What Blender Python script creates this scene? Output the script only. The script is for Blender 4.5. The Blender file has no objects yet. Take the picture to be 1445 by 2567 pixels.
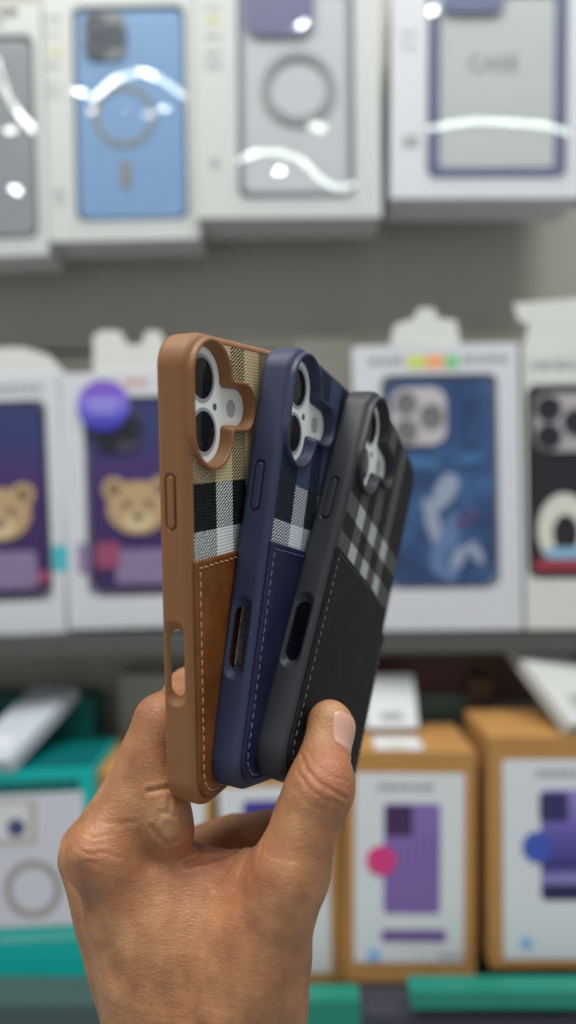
import bpy, bmesh, math, random
import numpy as np
from mathutils import Matrix, Vector
from mathutils.geometry import delaunay_2d_cdt

random.seed(7)
rng = np.random.default_rng(11)
SC = bpy.context.scene
COL = SC.collection
CAMZ = 1.4                      # camera height above the shop floor, metres
FPX, CX, CY = 1800.0, 722.5, 1283.5

# ------------------------------------------------------------------ camera
cd = bpy.data.cameras.new('camera')
cam = bpy.data.objects.new('camera', cd)
COL.objects.link(cam)
cam.location = (0, 0, CAMZ)
cam.rotation_euler = (math.radians(90), 0, 0)
cd.sensor_fit = 'VERTICAL'
cd.sensor_height = 24.0
cd.sensor_width = 13.5
cd.lens = FPX / 2567.0 * 24.0
cd.clip_start = 0.01
cd.clip_end = 20
cd.dof.use_dof = True
cd.dof.focus_distance = 0.240
cd.dof.aperture_fstop = cd.lens / 7.0
SC.camera = cam

# ------------------------------------------------------------------ world, lamps, exposure
w = bpy.data.worlds.new("World")
SC.world = w
w.use_nodes = True
w.node_tree.nodes['Background'].inputs[0].default_value = (0.93, 0.97, 1.0, 1)
w.node_tree.nodes['Background'].inputs[1].default_value = 0.39

def lamp(name, loc, target, sx, sy, energy, color, shape='RECTANGLE', spread=180):
    l = bpy.data.lights.new(name, 'AREA')
    l.shape = shape
    l.size = sx
    l.size_y = sy
    l.energy = energy
    l.color = color
    l.spread = math.radians(spread)
    o = bpy.data.objects.new(name, l)
    COL.objects.link(o)
    o.location = loc
    d = Vector(target) - Vector(loc)
    o.rotation_euler = d.to_track_quat('-Z', 'Y').to_euler()
    return o

TUBE = Vector((0.05, -0.42, CAMZ + 1.55))
SPOT = Vector((-0.25, -0.15, CAMZ + 1.25))
WARMP = Vector((-0.60, -0.30, CAMZ + 1.35))
lamp('tube_lamp', TUBE, (0.05, 0.45, CAMZ), 2.4, 0.10, 9.5, (0.90, 1.0, 0.93))
lamp('spot_lamp', SPOT, (0.0, 0.4, CAMZ), 0.06, 0.06, 0.4, (0.93, 0.95, 1.0), 'DISK')
lamp('warm_lamp', WARMP, (0.0, 0.5, CAMZ), 0.08, 0.08, 0.16, (1.0, 0.80, 0.46), 'DISK')
lamp('ceiling_panel', (-0.60, 0.02, CAMZ + 1.5), (0, 0.35, CAMZ), 0.6, 0.6, 18.5, (1.0, 0.97, 0.92))
lamp('ceiling_panel', (0.50, 0.05, CAMZ + 1.6), (0, 0.40, CAMZ), 0.6, 0.6, 13.5, (0.96, 0.98, 1.0))

SC.view_settings.view_transform = 'Standard'
SC.view_settings.look = 'None'
SC.view_settings.exposure = 0.08
SC.view_settings.gamma = 1.0
SC.view_settings.use_curve_mapping = False
SC.render.engine = 'CYCLES'
SC.cycles.use_denoising = True
SC.cycles.max_bounces = 8
SC.cycles.transparent_max_bounces = 12
SC.cycles.sample_clamp_indirect = 6

# ------------------------------------------------------------------ small helpers
def at(px, py, Z):
    """point seen at photograph pixel (px,py), Z millimetres in front of the camera"""
    return Vector(((px - CX) * Z / FPX / 1000, Z / 1000, CAMZ - (py - CY) * Z / FPX / 1000))

def tag(o, label=None, cat=None, group=None, kind=None):
    if label: o['label'] = label
    if cat: o['category'] = cat
    if group: o['group'] = group
    if kind: o['kind'] = kind
    return o

def empty(name, mat):
    o = bpy.data.objects.new(name, None)
    o.empty_display_size = 0.02
    COL.objects.link(o)
    o.matrix_world = mat
    return o

def link_mesh(name, verts, faces, mats, parent=None, smooth=False, mi=None):
    me = bpy.data.meshes.new(name)
    me.from_pydata([tuple(v) for v in verts], [], [tuple(f) for f in faces])
    me.update()
    if not isinstance(mats, (list, tuple)): mats = [mats]
    for m in mats: me.materials.append(m)
    if mi is not None: me.polygons.foreach_set('material_index', np.asarray(mi, dtype=np.int32))
    if smooth: me.polygons.foreach_set('use_smooth', np.ones(len(me.polygons), dtype=bool))
    o = bpy.data.objects.new(name, me)
    COL.objects.link(o)
    if parent: o.parent = parent
    return o

class MB:
    """collects prisms and boxes into one mesh"""
    def __init__(s): s.v = []; s.f = []
    def add(s, v, f):
        n = len(s.v); s.v += [tuple(p) for p in v]; s.f += [tuple(i + n for i in q) for q in f]; return s
    def prism(s, pts, y0, y1):
        n = len(pts)
        v = [(p[0], y0, p[1]) for p in pts] + [(p[0], y1, p[1]) for p in pts]
        f = [tuple(range(n)), tuple(range(2 * n - 1, n - 1, -1))]
        f += [(i, i + n, (i + 1) % n + n, (i + 1) % n) for i in range(n)]
        return s.add(v, f)
    def box(s, x0, x1, y0, y1, z0, z1):
        return s.prism([(x0, z0), (x1, z0), (x1, z1), (x0, z1)], y0, y1)
    def ring(s, outer, inner, y0, y1):
        n = len(outer)
        v = []
        for y in (y0, y1):
            v += [(p[0], y, p[1]) for p in outer] + [(p[0], y, p[1]) for p in inner]
        f = []
        for i in range(n):
            j = (i + 1) % n
            f += [(i, j, n + j, n + i), (2*n + j, 2*n + i, 3*n + i, 3*n + j),
                  (j, i, 2*n + i, 2*n + j), (n + i, n + j, 3*n + j, 3*n + i)]
        return s.add(v, f)
    def build(s, name, mat, parent=None, smooth=False):
        o = link_mesh(name, s.v, s.f, mat, parent, smooth)
        bm = bmesh.new(); bm.from_mesh(o.data)
        bmesh.ops.recalc_face_normals(bm, faces=bm.faces)
        bm.to_mesh(o.data); bm.free()
        return o

def rrect(x0, x1, z0, z1, r, n=7):
    pts = []
    for cx, cz, a0 in ((x1 - r, z1 - r, 0), (x0 + r, z1 - r, 90), (x0 + r, z0 + r, 180), (x1 - r, z0 + r, 270)):
        for t in np.linspace(0, 90, n):
            a = math.radians(a0 + t)
            pts.append((cx + r * math.cos(a), cz + r * math.sin(a)))
    return pts

def circ(cx, cz, rx, rz=None, n=40):
    rz = (rz or rx) * 1.28; rx = rx * 1.28
    return [(cx + rx * math.cos(2*math.pi*i/n), cz + rz * math.sin(2*math.pi*i/n)) for i in range(n)]

# ------------------------------------------------------------------ materials
def srgb(r, g, b):
    return tuple(((c/255)/12.92 if c/255 <= .04045 else ((c/255 + .055)/1.055)**2.4) for c in (r, g, b))

class NT:
    """thin wrapper for writing node maths"""
    def __init__(s, name):
        s.m = bpy.data.materials.new(name); s.m.use_nodes = True
        s.t = s.m.node_tree; s.n = s.t.nodes; s.l = s.t.links
        s.b = s.n['Principled BSDF']
    def node(s, kind, **kw):
        nd = s.n.new(kind)
        for k, v in kw.items(): setattr(nd, k, v)
        return nd
    def put(s, sock, val):
        if hasattr(val, 'is_linked'): s.l.new(val, sock)
        else:
            if isinstance(val, tuple) and len(val) == 3 and sock.type == 'RGBA': val = (*val, 1)
            sock.default_value = val
    def math(s, op, a, b=0.0, clamp=False):
        nd = s.node('ShaderNodeMath', operation=op); nd.use_clamp = clamp
        s.put(nd.inputs[0], a); s.put(nd.inputs[1], b); return nd.outputs[0]
    def mix(s, f, a, b):
        nd = s.node('ShaderNodeMix', data_type='RGBA')
        s.put(nd.inputs[0], f); s.put(nd.inputs[6], a); s.put(nd.inputs[7], b); return nd.outputs[2]
    def obj(s):
        return s.node('ShaderNodeTexCoord').outputs['Object']
    def noise(s, vec, scale, detail=3, rough=.55):
        nd = s.node('ShaderNodeTexNoise'); s.put(nd.inputs['Vector'], vec)
        nd.inputs['Scale'].default_value = scale; nd.inputs['Detail'].default_value = detail
        nd.inputs['Roughness'].default_value = rough; return nd.outputs['Fac']
    def ramp(s, f, stops):
        nd = s.node('ShaderNodeValToRGB'); s.put(nd.inputs[0], f)
        e = nd.color_ramp.elements
        while len(e) < len(stops): e.new(.5)
        for k, (p, c) in enumerate(stops):
            e[k].position = p; e[k].color = (*c, 1) if len(c) == 3 else c
        return nd.outputs[0]
    def bump(s, h, strength, dist, normal=None):
        nd = s.node('ShaderNodeBump'); s.put(nd.inputs['Height'], h)
        nd.inputs['Strength'].default_value = strength; nd.inputs['Distance'].default_value = dist
        if normal is not None: s.l.new(normal, nd.inputs['Normal'])
        return nd.outputs[0]
    def set(s, **kw):
        names = dict(color='Base Color', rough='Roughness', spec='Specular IOR Level', normal='Normal', metal='Metallic',
                     coat='Coat Weight', sheen='Sheen Weight', trans='Transmission Weight')
        for k, v in kw.items(): s.put(s.b.inputs[names[k]], v)
        return s.m

_mc = {}
def paint(name, rgb, rough=.5, var=.06, scale=40, spec=.4):
    """plain printed or moulded surface with a little unevenness"""
    key = (name,)
    if key in _mc: return _mc[key]
    t = NT(name); c = srgb(*rgb); o = t.obj()
    n = t.noise(o, scale, 4)
    lo = tuple(x * (1 - var) for x in c); hi = tuple(min(1, x * (1 + var)) for x in c)
    t.set(color=t.mix(n, lo, hi), rough=t.math('ADD', rough - .05, t.math('MULTIPLY', n, .1)), spec=spec)
    _mc[key] = t.m
    return t.m

def film_material():
    t = NT('clear_film')
    t.n.remove(t.b)
    tr = t.node('ShaderNodeBsdfTransparent'); tr.inputs[0].default_value = (.97, .98, .98, 1)
    gl = t.node('ShaderNodeBsdfGlossy'); gl.inputs['Roughness'].default_value = .04
    fr = t.node('ShaderNodeFresnel'); ge = t.node('ShaderNodeNewGeometry')
    t.l.new(t.math('SUBTRACT', 1.5, t.math('MULTIPLY', ge.outputs['Backfacing'], 1.5 - 1/1.5)), fr.inputs[0])
    mx = t.node('ShaderNodeMixShader')
    t.l.new(t.math('ADD', t.math('MULTIPLY', fr.outputs[0], 1.6), .02, True), mx.inputs[0])
    t.l.new(tr.outputs[0], mx.inputs[1]); t.l.new(gl.outputs[0], mx.inputs[2])
    t.l.new(mx.outputs[0], t.n['Material Output'].inputs[0])
    return t.m
FILM = film_material()

def clear_plastic(name, rgb, alpha):
    t = NT(name)
    t.set(color=srgb(*rgb), rough=.25)
    t.b.inputs['Alpha'].default_value = alpha
    return t.m

# ------------------------------------------------------------------ implicit surfaces
def surface_nets(fn, lo, hi, h, project=2):
    lo = np.array(lo, float); hi = np.array(hi, float)
    n = np.ceil((hi - lo) / h).astype(int) + 1
    xs, ys, zs = [lo[i] + h * np.arange(n[i]) for i in range(3)]
    F = np.empty(n, np.float32)
    step = max(1, int(400000 // (n[1] * n[2])))
    for i in range(0, n[0], step):
        g = np.stack(np.meshgrid(xs[i:i+step], ys, zs, indexing='ij'), -1).reshape(-1, 3)
        F[i:i+step] = fn(g).reshape(-1, n[1], n[2])
    S = F < 0
    c = [slice(0, -1), slice(1, None)]
    cnt = sum(S[c[a], c[b], c[d]].astype(np.int8) for a in (0, 1) for b in (0, 1) for d in (0, 1))
    act = (cnt > 0) & (cnt < 8)
    idx = np.full(act.shape, -1, np.int64)
    cells = np.argwhere(act)
    idx[act] = np.arange(len(cells))
    acc = np.zeros((len(cells), 3)); num = np.zeros(len(cells))
    corners = [np.array((a, b, d)) for a in (0, 1) for b in (0, 1) for d in (0, 1)]
    for p in corners:
        for ax in range(3):
            if p[ax] == 0:
                q = p.copy(); q[ax] = 1
                i0 = cells + p; i1 = cells + q
                f0 = F[i0[:, 0], i0[:, 1], i0[:, 2]]; f1 = F[i1[:, 0], i1[:, 1], i1[:, 2]]
                m = (f0 < 0) != (f1 < 0)
                t = np.where(m, f0 / np.where(m, f0 - f1, 1), 0)
                pos = i0 + 0.0; pos[:, ax] += t
                acc[m] += pos[m]; num[m] += 1
    V = lo + h * acc / num[:, None]
    faces = []
    for ax in range(3):
        b, d = [(1, 2), (2, 0), (0, 1)][ax]
        s0 = [slice(None)]*3; s1 = [slice(None)]*3
        s0[ax] = slice(0, -1); s1[ax] = slice(1, None)
        A = S[tuple(s0)]; B = S[tuple(s1)]
        E = np.argwhere(A != B)
        ok = (E[:, b] > 0) & (E[:, d] > 0) & (E[:, b] < n[b] - 1) & (E[:, d] < n[d] - 1)
        E = E[ok]
        inside = A[E[:, 0], E[:, 1], E[:, 2]]
        def at_(db, dd):
            q = E.copy(); q[:, b] += db; q[:, d] += dd
            return idx[q[:, 0], q[:, 1], q[:, 2]]
        Q = np.stack([at_(-1, -1), at_(0, -1), at_(0, 0), at_(-1, 0)], 1)
        Q[~inside] = Q[~inside][:, ::-1]
        faces.append(Q)
    Fc = np.concatenate(faces)
    for _ in range(project):
        f0 = fn(V); G = grad(fn, V)
        g2 = np.maximum((G * G).sum(1), .15)
        dv = -(f0 / g2)[:, None] * G
        l = np.linalg.norm(dv, axis=1, keepdims=True)
        V = V + dv * np.minimum(1, .6 * h / np.maximum(l, 1e-9))
    return V, Fc

def grad(fn, V, e=.04):
    G = np.empty_like(V)
    for k in range(3):
        d = np.zeros(3); d[k] = e
        G[:, k] = (fn(V + d) - fn(V - d)) / (2 * e)
    return G

def smin(a, b, k):
    h = np.maximum(k - np.abs(a - b), 0) / k
    return np.minimum(a, b) - h * h * k * .25
def smax(a, b, k): return -smin(-a, -b, k)
def sd_rr(x, y, hx, hy, r):
    qx = np.abs(x) - (hx - r); qy = np.abs(y) - (hy - r)
    return np.minimum(np.maximum(qx, qy), 0) + np.hypot(np.maximum(qx, 0), np.maximum(qy, 0)) - r
def sd_pill(x, y, hl, r):           # pill along y, hl = half length of its straight part
    return np.hypot(x, y - np.clip(y, -hl, hl)) - r
def extrude(s2, z, z0, z1, r):
    a = s2 + r; b = np.abs(z - (z0 + z1)/2) - ((z1 - z0)/2 - r)
    return np.minimum(np.maximum(a, b), 0) + np.hypot(np.maximum(a, 0), np.maximum(b, 0)) - r
def sd_poly(x, y, P):
    P = np.asarray(P, float); d = np.full(x.shape, 1e9); s = np.ones(x.shape)
    for i in range(len(P)):
        a = P[i]; b = P[i-1]; e = b - a
        wx = x - a[0]; wy = y - a[1]
        t = np.clip((wx*e[0] + wy*e[1]) / (e @ e), 0, 1)
        d = np.minimum(d, (wx - e[0]*t)**2 + (wy - e[1]*t)**2)
        c1 = y >= a[1]; c2 = y < b[1]; c3 = e[0]*wy > e[1]*wx
        s = np.where((c1 & c2 & c3) | (~c1 & ~c2 & ~c3), -s, s)
    return s * np.sqrt(d)

# ================================================================== THE SHOP DISPLAY
BG = 1.3                        # the display stands this much farther back than a first estimate
class Face:
    """front face of a box on the display: lower-left corner, axes, size; local x right, y away, z up"""
    def __init__(s, TL, TR, BL, Z, Ztr=None, Zbl=None):
        Z = Z * BG
        tl = at(*TL, Z); tr = at(*TR, (Ztr * BG) if Ztr else Z); bl = at(*BL, Z)
        X = (tr - tl); s.W = X.length; X.normalize()
        U = tl - bl; U -= X * U.dot(X); s.H = U.length; U.normalize()
        Y = U.cross(X)
        c = tl + X * s.W / 2 - U * s.H
        s.M = Matrix(((X.x, Y.x, U.x, c.x), (X.y, Y.y, U.y, c.y), (X.z, Y.z, U.z, c.z), (0, 0, 0, 1)))
        s.I = s.M.inverted()
    def xz(s, px, py, y=0.0):
        o = s.I @ Vector((0, 0, CAMZ)); q = s.I @ at(px, py, 650)
        d = q - o; t = (y - o.y) / d.y; p = o + d * t
        return p.x, p.z
    def rect(s, x0, y0, x1, y1, y=0.0):
        """pixel box -> local x0,x1,z0,z1 (measured at mid height and mid width)"""
        xm, ym = (x0 + x1)/2, (y0 + y1)/2
        return (s.xz(x0, ym, y)[0], s.xz(x1, ym, y)[0], s.xz(xm, y1, y)[1], s.xz(xm, y0, y)[1])

def marks(face, rows, mat, y, parent, name='printed_text'):
    """rows of short printed dashes too small to read: (px x0, px y, px x1, px height)"""
    m = MB()
    for x0, yy, x1, hh in rows:
        a = face.rect(x0, yy - hh/2, x1, yy + hh/2)
        x = a[0]; r = random.Random(int(x0 * 7 + yy))
        while x < a[1]:
            wd = r.uniform(.6, 1.6) * (a[3] - a[2])
            m.box(x, min(x + wd, a[1]), y - .0002, y, a[2], a[3]); x += wd + .35 * (a[3] - a[2])
    return m.build(name, mat, parent)

def hollow_box(face, depth, win, recess, mats, parent, name='carton'):
    """carton with a rectangular window opening cut through its front"""
    W, H = face.W, face.H
    o = rrect(-W/2, W/2, 0, H, .0012, 3); x0, x1, z0, z1 = win
    i = rrect(x0, x1, z0, z1, min(.009, (x1 - x0) * .12), 7)
    n = len(i); o2 = rrect(-W/2, W/2, 0, H, .0012, 7)
    m = MB()
    m.ring(o2, i, 0, recess)
    m.prism(o2, recess + .0002, depth)
    return m.build(name, mats, parent)

def film(face, win, y, parent, folds=(), dimples=(), facets=(), name='window_film', tilt=0.0):
    """thin clear sheet with soft folds; folds: (list of pixel points, width mm, strength)"""
    x0, x1, z0, z1 = win
    nx = int((x1 - x0) / .0011) + 2; nz = int((z1 - z0) / .0011) + 2
    xs = np.linspace(x0, x1, nx); zs = np.linspace(z0, z1, nz)
    Xg, Zg = np.meshgrid(xs, zs, indexing='ij')
    S = np.zeros_like(Xg); fac = np.zeros_like(Xg); damp = np.ones_like(Xg)
    camL = np.array(face.I @ Vector((0, 0, CAMZ)))
    R3 = face.I.to_3x3()
    dz = zs[1] - zs[0]
    for pts, wid, gain in folds:
        wid *= BG / 1.2
        L = np.array([face.xz(*p) for p in pts])
        t = np.linspace(0, 1, len(L)); tt = np.linspace(0, 1, 80)
        C = np.stack([np.interp(tt, t, L[:, 0]), np.interp(tt, t, L[:, 1])], 1)
        for _ in range(10): C[1:-1] = (C[:-2] + 2*C[1:-1] + C[2:]) / 4
        d2 = np.full(Xg.shape, 1e9); rq = np.zeros(Xg.shape)
        dC = np.gradient(C, axis=0); tanv = dC[:, 1] / np.where(np.abs(dC[:, 0]) < 1e-6, 1e-6, dC[:, 0])
        for c, tv in zip(C, tanv):
            P = np.array((c[0], y, c[1])); v = camL - P; v /= np.linalg.norm(v)
            best = None
            for lx in np.linspace(-1.1, 1.2, 47):       # the point of the tube this part of the fold can mirror
                l = np.array(face.I @ Vector((lx, TUBE.y, TUBE.z))) - P; l /= np.linalg.norm(l)
                hv = v + l; sx, sz = hv[0] / -hv[1], hv[2] / -hv[1]
                e = abs(sx + sz * max(-2, min(2, tv)))
                if best is None or e < best[0]: best = (e, sz)
            dd = (Xg - c[0])**2 + (Zg - c[1])**2
            m_ = dd < d2; d2 = np.where(m_, dd, d2); rq = np.where(m_, best[1], rq)
        Sf = rq * gain * np.exp(-(d2 / (wid/1000)**2)**2)
        tot = Sf.sum(1) * dz
        zc = np.where(tot > 1e-6, (Sf * Zg).sum(1) * dz / np.maximum(tot, 1e-9), 0)
        S -= Sf                                                  # the film steps in along the fold ...
        S += tot[:, None] * np.exp(-((Zg - zc[:, None] - .024) / .010)**2) / (.010 * math.sqrt(math.pi))   # ... and eases back out above it
    h = np.cumsum(S, axis=1) * (zs[1] - zs[0])
    for px, py, rx_, rz_, L_ in facets:                          # small flat dents in the film
        c = face.xz(px, py); P = np.array((c[0], y, c[1])); v = camL - P; v /= np.linalg.norm(v)
        if L_ == 'tube': cand = [Vector((q, TUBE.y, TUBE.z)) for q in np.linspace(-1.1, 1.2, 47)]
        else: cand = [L_]
        best = None
        for lp in cand:
            l = np.array(face.I @ lp) - P; l /= np.linalg.norm(l); hv = v + l
            g = (hv[0] / -hv[1], hv[2] / -hv[1])
            if best is None or abs(g[0]) < abs(best[0]): best = g
        dx, dz_ = Xg - c[0], Zg - c[1]
        win_ = np.exp(-((dx/(rx_*.00155))**2 + (dz_/(rz_*.00155))**2)**4)
        fac = fac - (best[0]*dx + best[1]*dz_) * win_
        damp = damp * (1 - np.minimum(1, 1.5*win_))
    for px, py, sg, amp in dimples:
        c = face.xz(px, py)
        h += amp/1000 * np.exp(-((Xg - c[0])**2 + (Zg - c[1])**2) / (2 * (sg/1000)**2))
    h += .00006 * np.sin(Xg * 95 + Zg * 40) * np.sin(Zg * 70 - Xg * 30)
    h += fac
    h -= h.min()
    Y = y - h - tilt * (zs[None, :] - z0)
    V = np.stack([Xg, Y, Zg], -1).reshape(-1, 3)
    k = np.arange(nx * nz).reshape(nx, nz)
    F = np.stack([k[:-1, :-1], k[1:, :-1], k[1:, 1:], k[:-1, 1:]], -1).reshape(-1, 4)
    return link_mesh(name, V, F, FILM, parent, True)

def carton(name, face, label, cat, group=None):
    root = empty(name, face.M)
    return tag(root, label, cat, group)

def display_case(face, win, y, label, shell_mat, plate, plate_mat, lenses, lens_mat, thick=.0085, group='phone cases shown in boxes', radius=.010, bumper=None):
    """a phone case standing in a box window: a thing of its own"""
    x0, x1, z0, z1 = win
    M = face.M @ Matrix.Translation(((x0 + x1)/2, y, z0))
    root = tag(empty('phone_case', M), label, 'phone case', group)
    cx = (x0 + x1)/2; hw = (x1 - x0)/2; H = z1 - z0
    m = MB()
    if bumper:
        m.prism(rrect(-hw + .003, hw - .003, .003, H - .003, radius - .002), .002, thick)
        m.build('back_panel', shell_mat, root)
        b = MB(); b.ring(rrect(-hw, hw, 0, H, radius), rrect(-hw + bumper[1], hw - bumper[1], bumper[1], H - bumper[1], radius - bumper[1]*.6), 0, thick)
        b.build('bumper', bumper[0], root)
    else:
        o = rrect(-hw, hw, 0, H, radius); i = rrect(-hw + .0012, hw - .0012, .0012, H - .0012, radius - .0012)
        m.prism(i, 0, .0012); m.prism(o, .00121, thick)
        m.build('back_shell', shell_mat, root)
    if plate:
        a = plate
        p = MB(); r = min(a[1] - a[0], a[3] - a[2]) * .26
        p.prism(rrect(a[0] - cx, a[1] - cx, a[2] - z0, a[3] - z0, r), -.0022, .0004)
        pl = p.build('camera_plate', plate_mat, root)
        for (lx, lz, lr) in lenses:
            c = (a[0] - cx + (a[1] - a[0]) * lx, a[2] - z0 + (a[3] - a[2]) * lz)
            q = MB(); q.ring(circ(*c, lr), circ(*c, lr * .72), -.0036, -.0021); q.prism(circ(*c, lr * .72), -.003, -.0021)
            q.build('lens', lens_mat, pl)
    return root, cx, z0

# --- colours of the display
WHITE = paint('white_card', (204, 205, 200), .45, .03)
WARM = paint('warm_white_card', (191, 193, 190), .45, .03)
COOL = paint('cool_white_card', (200, 201, 206), .45, .03)
KRAFT = paint('kraft_board', (176, 130, 76), .75, .12, 60, .2)
LABELW = paint('label_paper', (210, 214, 216), .5, .02)
TEAL = paint('teal_card', (0, 166, 158), .4, .05)
TEALD = paint('dark_teal_card', (0, 92, 88), .45, .06)
GREEN = paint('green_teal_card', (28, 128, 110), .4, .05)
INK = paint('grey_ink', (150, 153, 153), .5, .05)
INKY = paint('yellow_ink', (190, 182, 120), .5, .05)
BLACKI = paint('black_ink', (45, 45, 48), .45, .05)
TRAY = paint('grey_tray_card', (168, 172, 174), .5, .03)
DARKL = paint('dark_lens', (38, 40, 46), .3, .05)

# --- setting: the wall behind and the shelves
wall_m = paint('wall_panel', (166, 162, 150), .7, .08, 6)
m = MB(); m.box(-1.3, 1.3, .765, .805, .50, 2.45)
tag(m.build('wall', wall_m), kind='structure')
# grooves of the slat wall
shelf_m = paint('shelf_board', (78, 80, 76), .6, .08, 20)
dark_m = paint('dark_metal', (52, 50, 47), .6, .08, 20)

def shelf(name, pL, pR, Z, thick, depth, mat, label):
    Z = Z * BG
    a = at(*pL, Z); b = at(*pR, Z)
    X = b - a; L = X.length; X.normalize(); Y = Vector((0, 1, 0)); Y = (Y - X * Y.dot(X)).normalized(); U = X.cross(Y)
    c = (a + b) / 2
    M = Matrix(((X.x, Y.x, U.x, c.x), (X.y, Y.y, U.y, c.y), (X.z, Y.z, U.z, c.z), (0, 0, 0, 1)))
    r = tag(empty(name, M), label, 'shelf')
    m = MB(); m.box(-L/2, L/2, .0012, depth, -thick, 0); m.build('board', mat, r)
    m = MB(); m.prism([(-L/2, -thick - .002), (L/2, -thick - .002), (L/2, -.0005), (-L/2, -.0005)], 0, .001); m.build('front_edge', mat, r)
    return r
shelf('display_shelf', (-260, 1598), (1750, 1583), 512, .016, .082, shelf_m, 'grey shelf under the middle row of boxed phone cases')
shelf('display_shelf', (-260, 2500), (1750, 2520), 470, .012, .12, dark_m, 'dark low shelf under the cardboard and teal boxes')

# ---------------------------------------------------------------- top row
def strip(face, root, rows, mat=INK, y=-.0001): return marks(face, rows, mat, y, root)

# box with the dark case, cut by the frame
f = Face((-300, 20), (102, 8), (-270, 650), 528)
r = carton('display_box', f, 'white box with a dark grey case in its window, above the teddy bear cases', 'box', 'boxed phone cases in the top row')
win = f.rect(-190, 90, 90, 600)
hollow_box(f, .05, win, .012, WARM, r)
strip(f, r, [(-60, 32, 42, 18), (-60, 60, 10, 9)], BLACKI)
film(f, win, -.0015, r, folds=[([(-2, 150), (22, 240), (55, 295), (98, 340)], 4.2, 1.06)], facets=[(45, 483, 5, 5, SPOT), (30, 335, 6, 5, 'tube')])
cw = f.rect(-150, 98, 84, 592, .0025)
display_case(f, cw, .0025, 'dark grey phone case in the top row, cut off at the photo edge', paint('case_graphite', (140, 142, 146), .45), None, None, (), None)

# box with the sky blue case
f = Face((107, -40), (488, -48), (118, 606), 530)
r = carton('display_box', f, 'white box holding the sky blue phone case', 'box', 'boxed phone cases in the top row')
win = f.rect(186, 14, 468, 552)
hollow_box(f, .05, win, .012, WARM, r)
strip(f, r, [(118, 48, 152, 14), (118, 84, 150, 7), (118, 165, 150, 13), (118, 215, 152, 8), (118, 240, 152, 8), (140, 485, 162, 20), (140, 508, 162, 9)])
marks(f, [(122, 132, 156, 16)], INKY, -.0001, r, 'printed_icon')
film(f, win, -.0015, r, folds=[([(232, 252), (290, 202), (352, 180), (405, 200), (468, 246)], 4.6, 1.05)],
     facets=[(205, 236, 5.5, 4.5, SPOT), (234, 281, 4.5, 4.2, WARMP), (318, 275, 2.2, 2.0, SPOT), (376, 292, 5.0, 4.0, 'tube'), (412, 276, 5.0, 3.6, 'tube'), (338, 310, 1.8, 1.6, SPOT)])
cw = f.rect(194, 20, 462, 546, .003)
pw = f.rect(212, 34, 316, 152, .003)
sky = paint('case_sky_blue', (122, 158, 200), .42)
root, cx, z0 = display_case(f, cw, .003, 'sky blue phone case with a tan magnet ring in the top row', sky, pw, paint('plate_grey', (128, 130, 130), .35),
    ((.28, .72, .0085), (.28, .28, .0085), (.74, .5, .0085)), paint('lens_grey', (82, 86, 96), .25))
ringc = f.xz(312, 290, .002); rr = .0235
mb = MB(); mb.ring(circ(ringc[0]-cx, ringc[1]-z0, rr), circ(ringc[0]-cx, ringc[1]-z0, rr - .0040), -.0008, .0003)
tan_m = paint('ring_tan', (140, 136, 130), .4)
mb.build('magnet_ring', tan_m, root)
a = f.rect(303, 402, 328, 470, .002)
mb = MB(); mb.prism(rrect(a[0]-cx, a[1]-cx, a[2]-z0, a[3]-z0, .003), -.0008, .0003); mb.build('magnet_bar', tan_m, root)

# box with the clear case and its lilac frame
f = Face((489, -60), (952, -64), (492, 547), 524)
r = carton('display_box', f, 'white box with the round ring on a clear lilac case', 'box', 'boxed phone cases in the top row')
win = f.rect(596, -40, 888, 496)
hollow_box(f, .055, win, .012, WARM, r)
strip(f, r, [(515, 20, 552, 10), (515, 92, 556, 12), (515, 135, 556, 14), (515, 165, 556, 16), (528, 410, 556, 22)])
marks(f, [(520, 52, 550, 18)], INKY, -.0001, r, 'printed_icon')
film(f, win, -.0015, r, folds=[([(588, 412), (640, 384), (700, 382), (760, 404), (800, 448), (850, 478), (905, 455)], 4.4, 1.05)],
     facets=[(702, 434, 4.8, 4.8, SPOT), (757, 68, 5.5, 4.2, SPOT), (790, 325, 9.5, 7.5, 'tube')])
cw = f.rect(602, -30, 880, 486, .003)
lil = clear_plastic('lilac_plastic', (128, 126, 160), .82)
clearp = clear_plastic('hazy_plastic', (206, 208, 210), .93)
pw = f.rect(614, -60, 786, 90, .003)
root, cx, z0 = display_case(f, cw, .003, 'clear phone case with lilac camera frame and grey ring in the top row', clearp, pw, lil, (), None,
    bumper=(clear_plastic('pale_lilac', (170, 170, 182), .8), .004))
c = f.xz(748, 218, .002)
mb = MB(); mb.ring(circ(c[0]-cx, c[1]-z0, .0275), circ(c[0]-cx, c[1]-z0, .0215), -.0006, .0019)
mb.build('magnet_ring', paint('ring_grey', (150, 148, 152), .4), root)

# box with the clear case with blue edges
f = Face((984, -60), (1460, -66), (988, 497), 520, 516)
r = carton('display_box', f, 'white box whose clear case with blue edges reads CASE', 'box', 'boxed phone cases in the top row')
win = f.rect(1072, -40, 1424, 446)
hollow_box(f, .055, win, .012, COOL, r)
strip(f, r, [(1006, 86, 1046, 12), (1006, 118, 1046, 9), (1010, 355, 1052, 30)])
film(f, win, -.0015, r, folds=[([(1072, 326), (1130, 312), (1200, 304), (1290, 310), (1360, 314), (1422, 334)], 4.8, 1.04)], facets=[(1085, 32, 5.0, 5.5, SPOT)])
cw = f.rect(1084, -34, 1412, 438, .003)
edge = clear_plastic('blue_lilac_plastic', (112, 118, 152), .9)
pw = f.rect(1110, -60, 1262, 34, .003)
root, cx, z0 = display_case(f, cw, .003, 'clear phone case with blue edges and the word CASE in the top row', clear_plastic('grey_haze', (200, 203, 200), .93), pw, edge, (), None, bumper=(edge, .0072))
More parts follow.
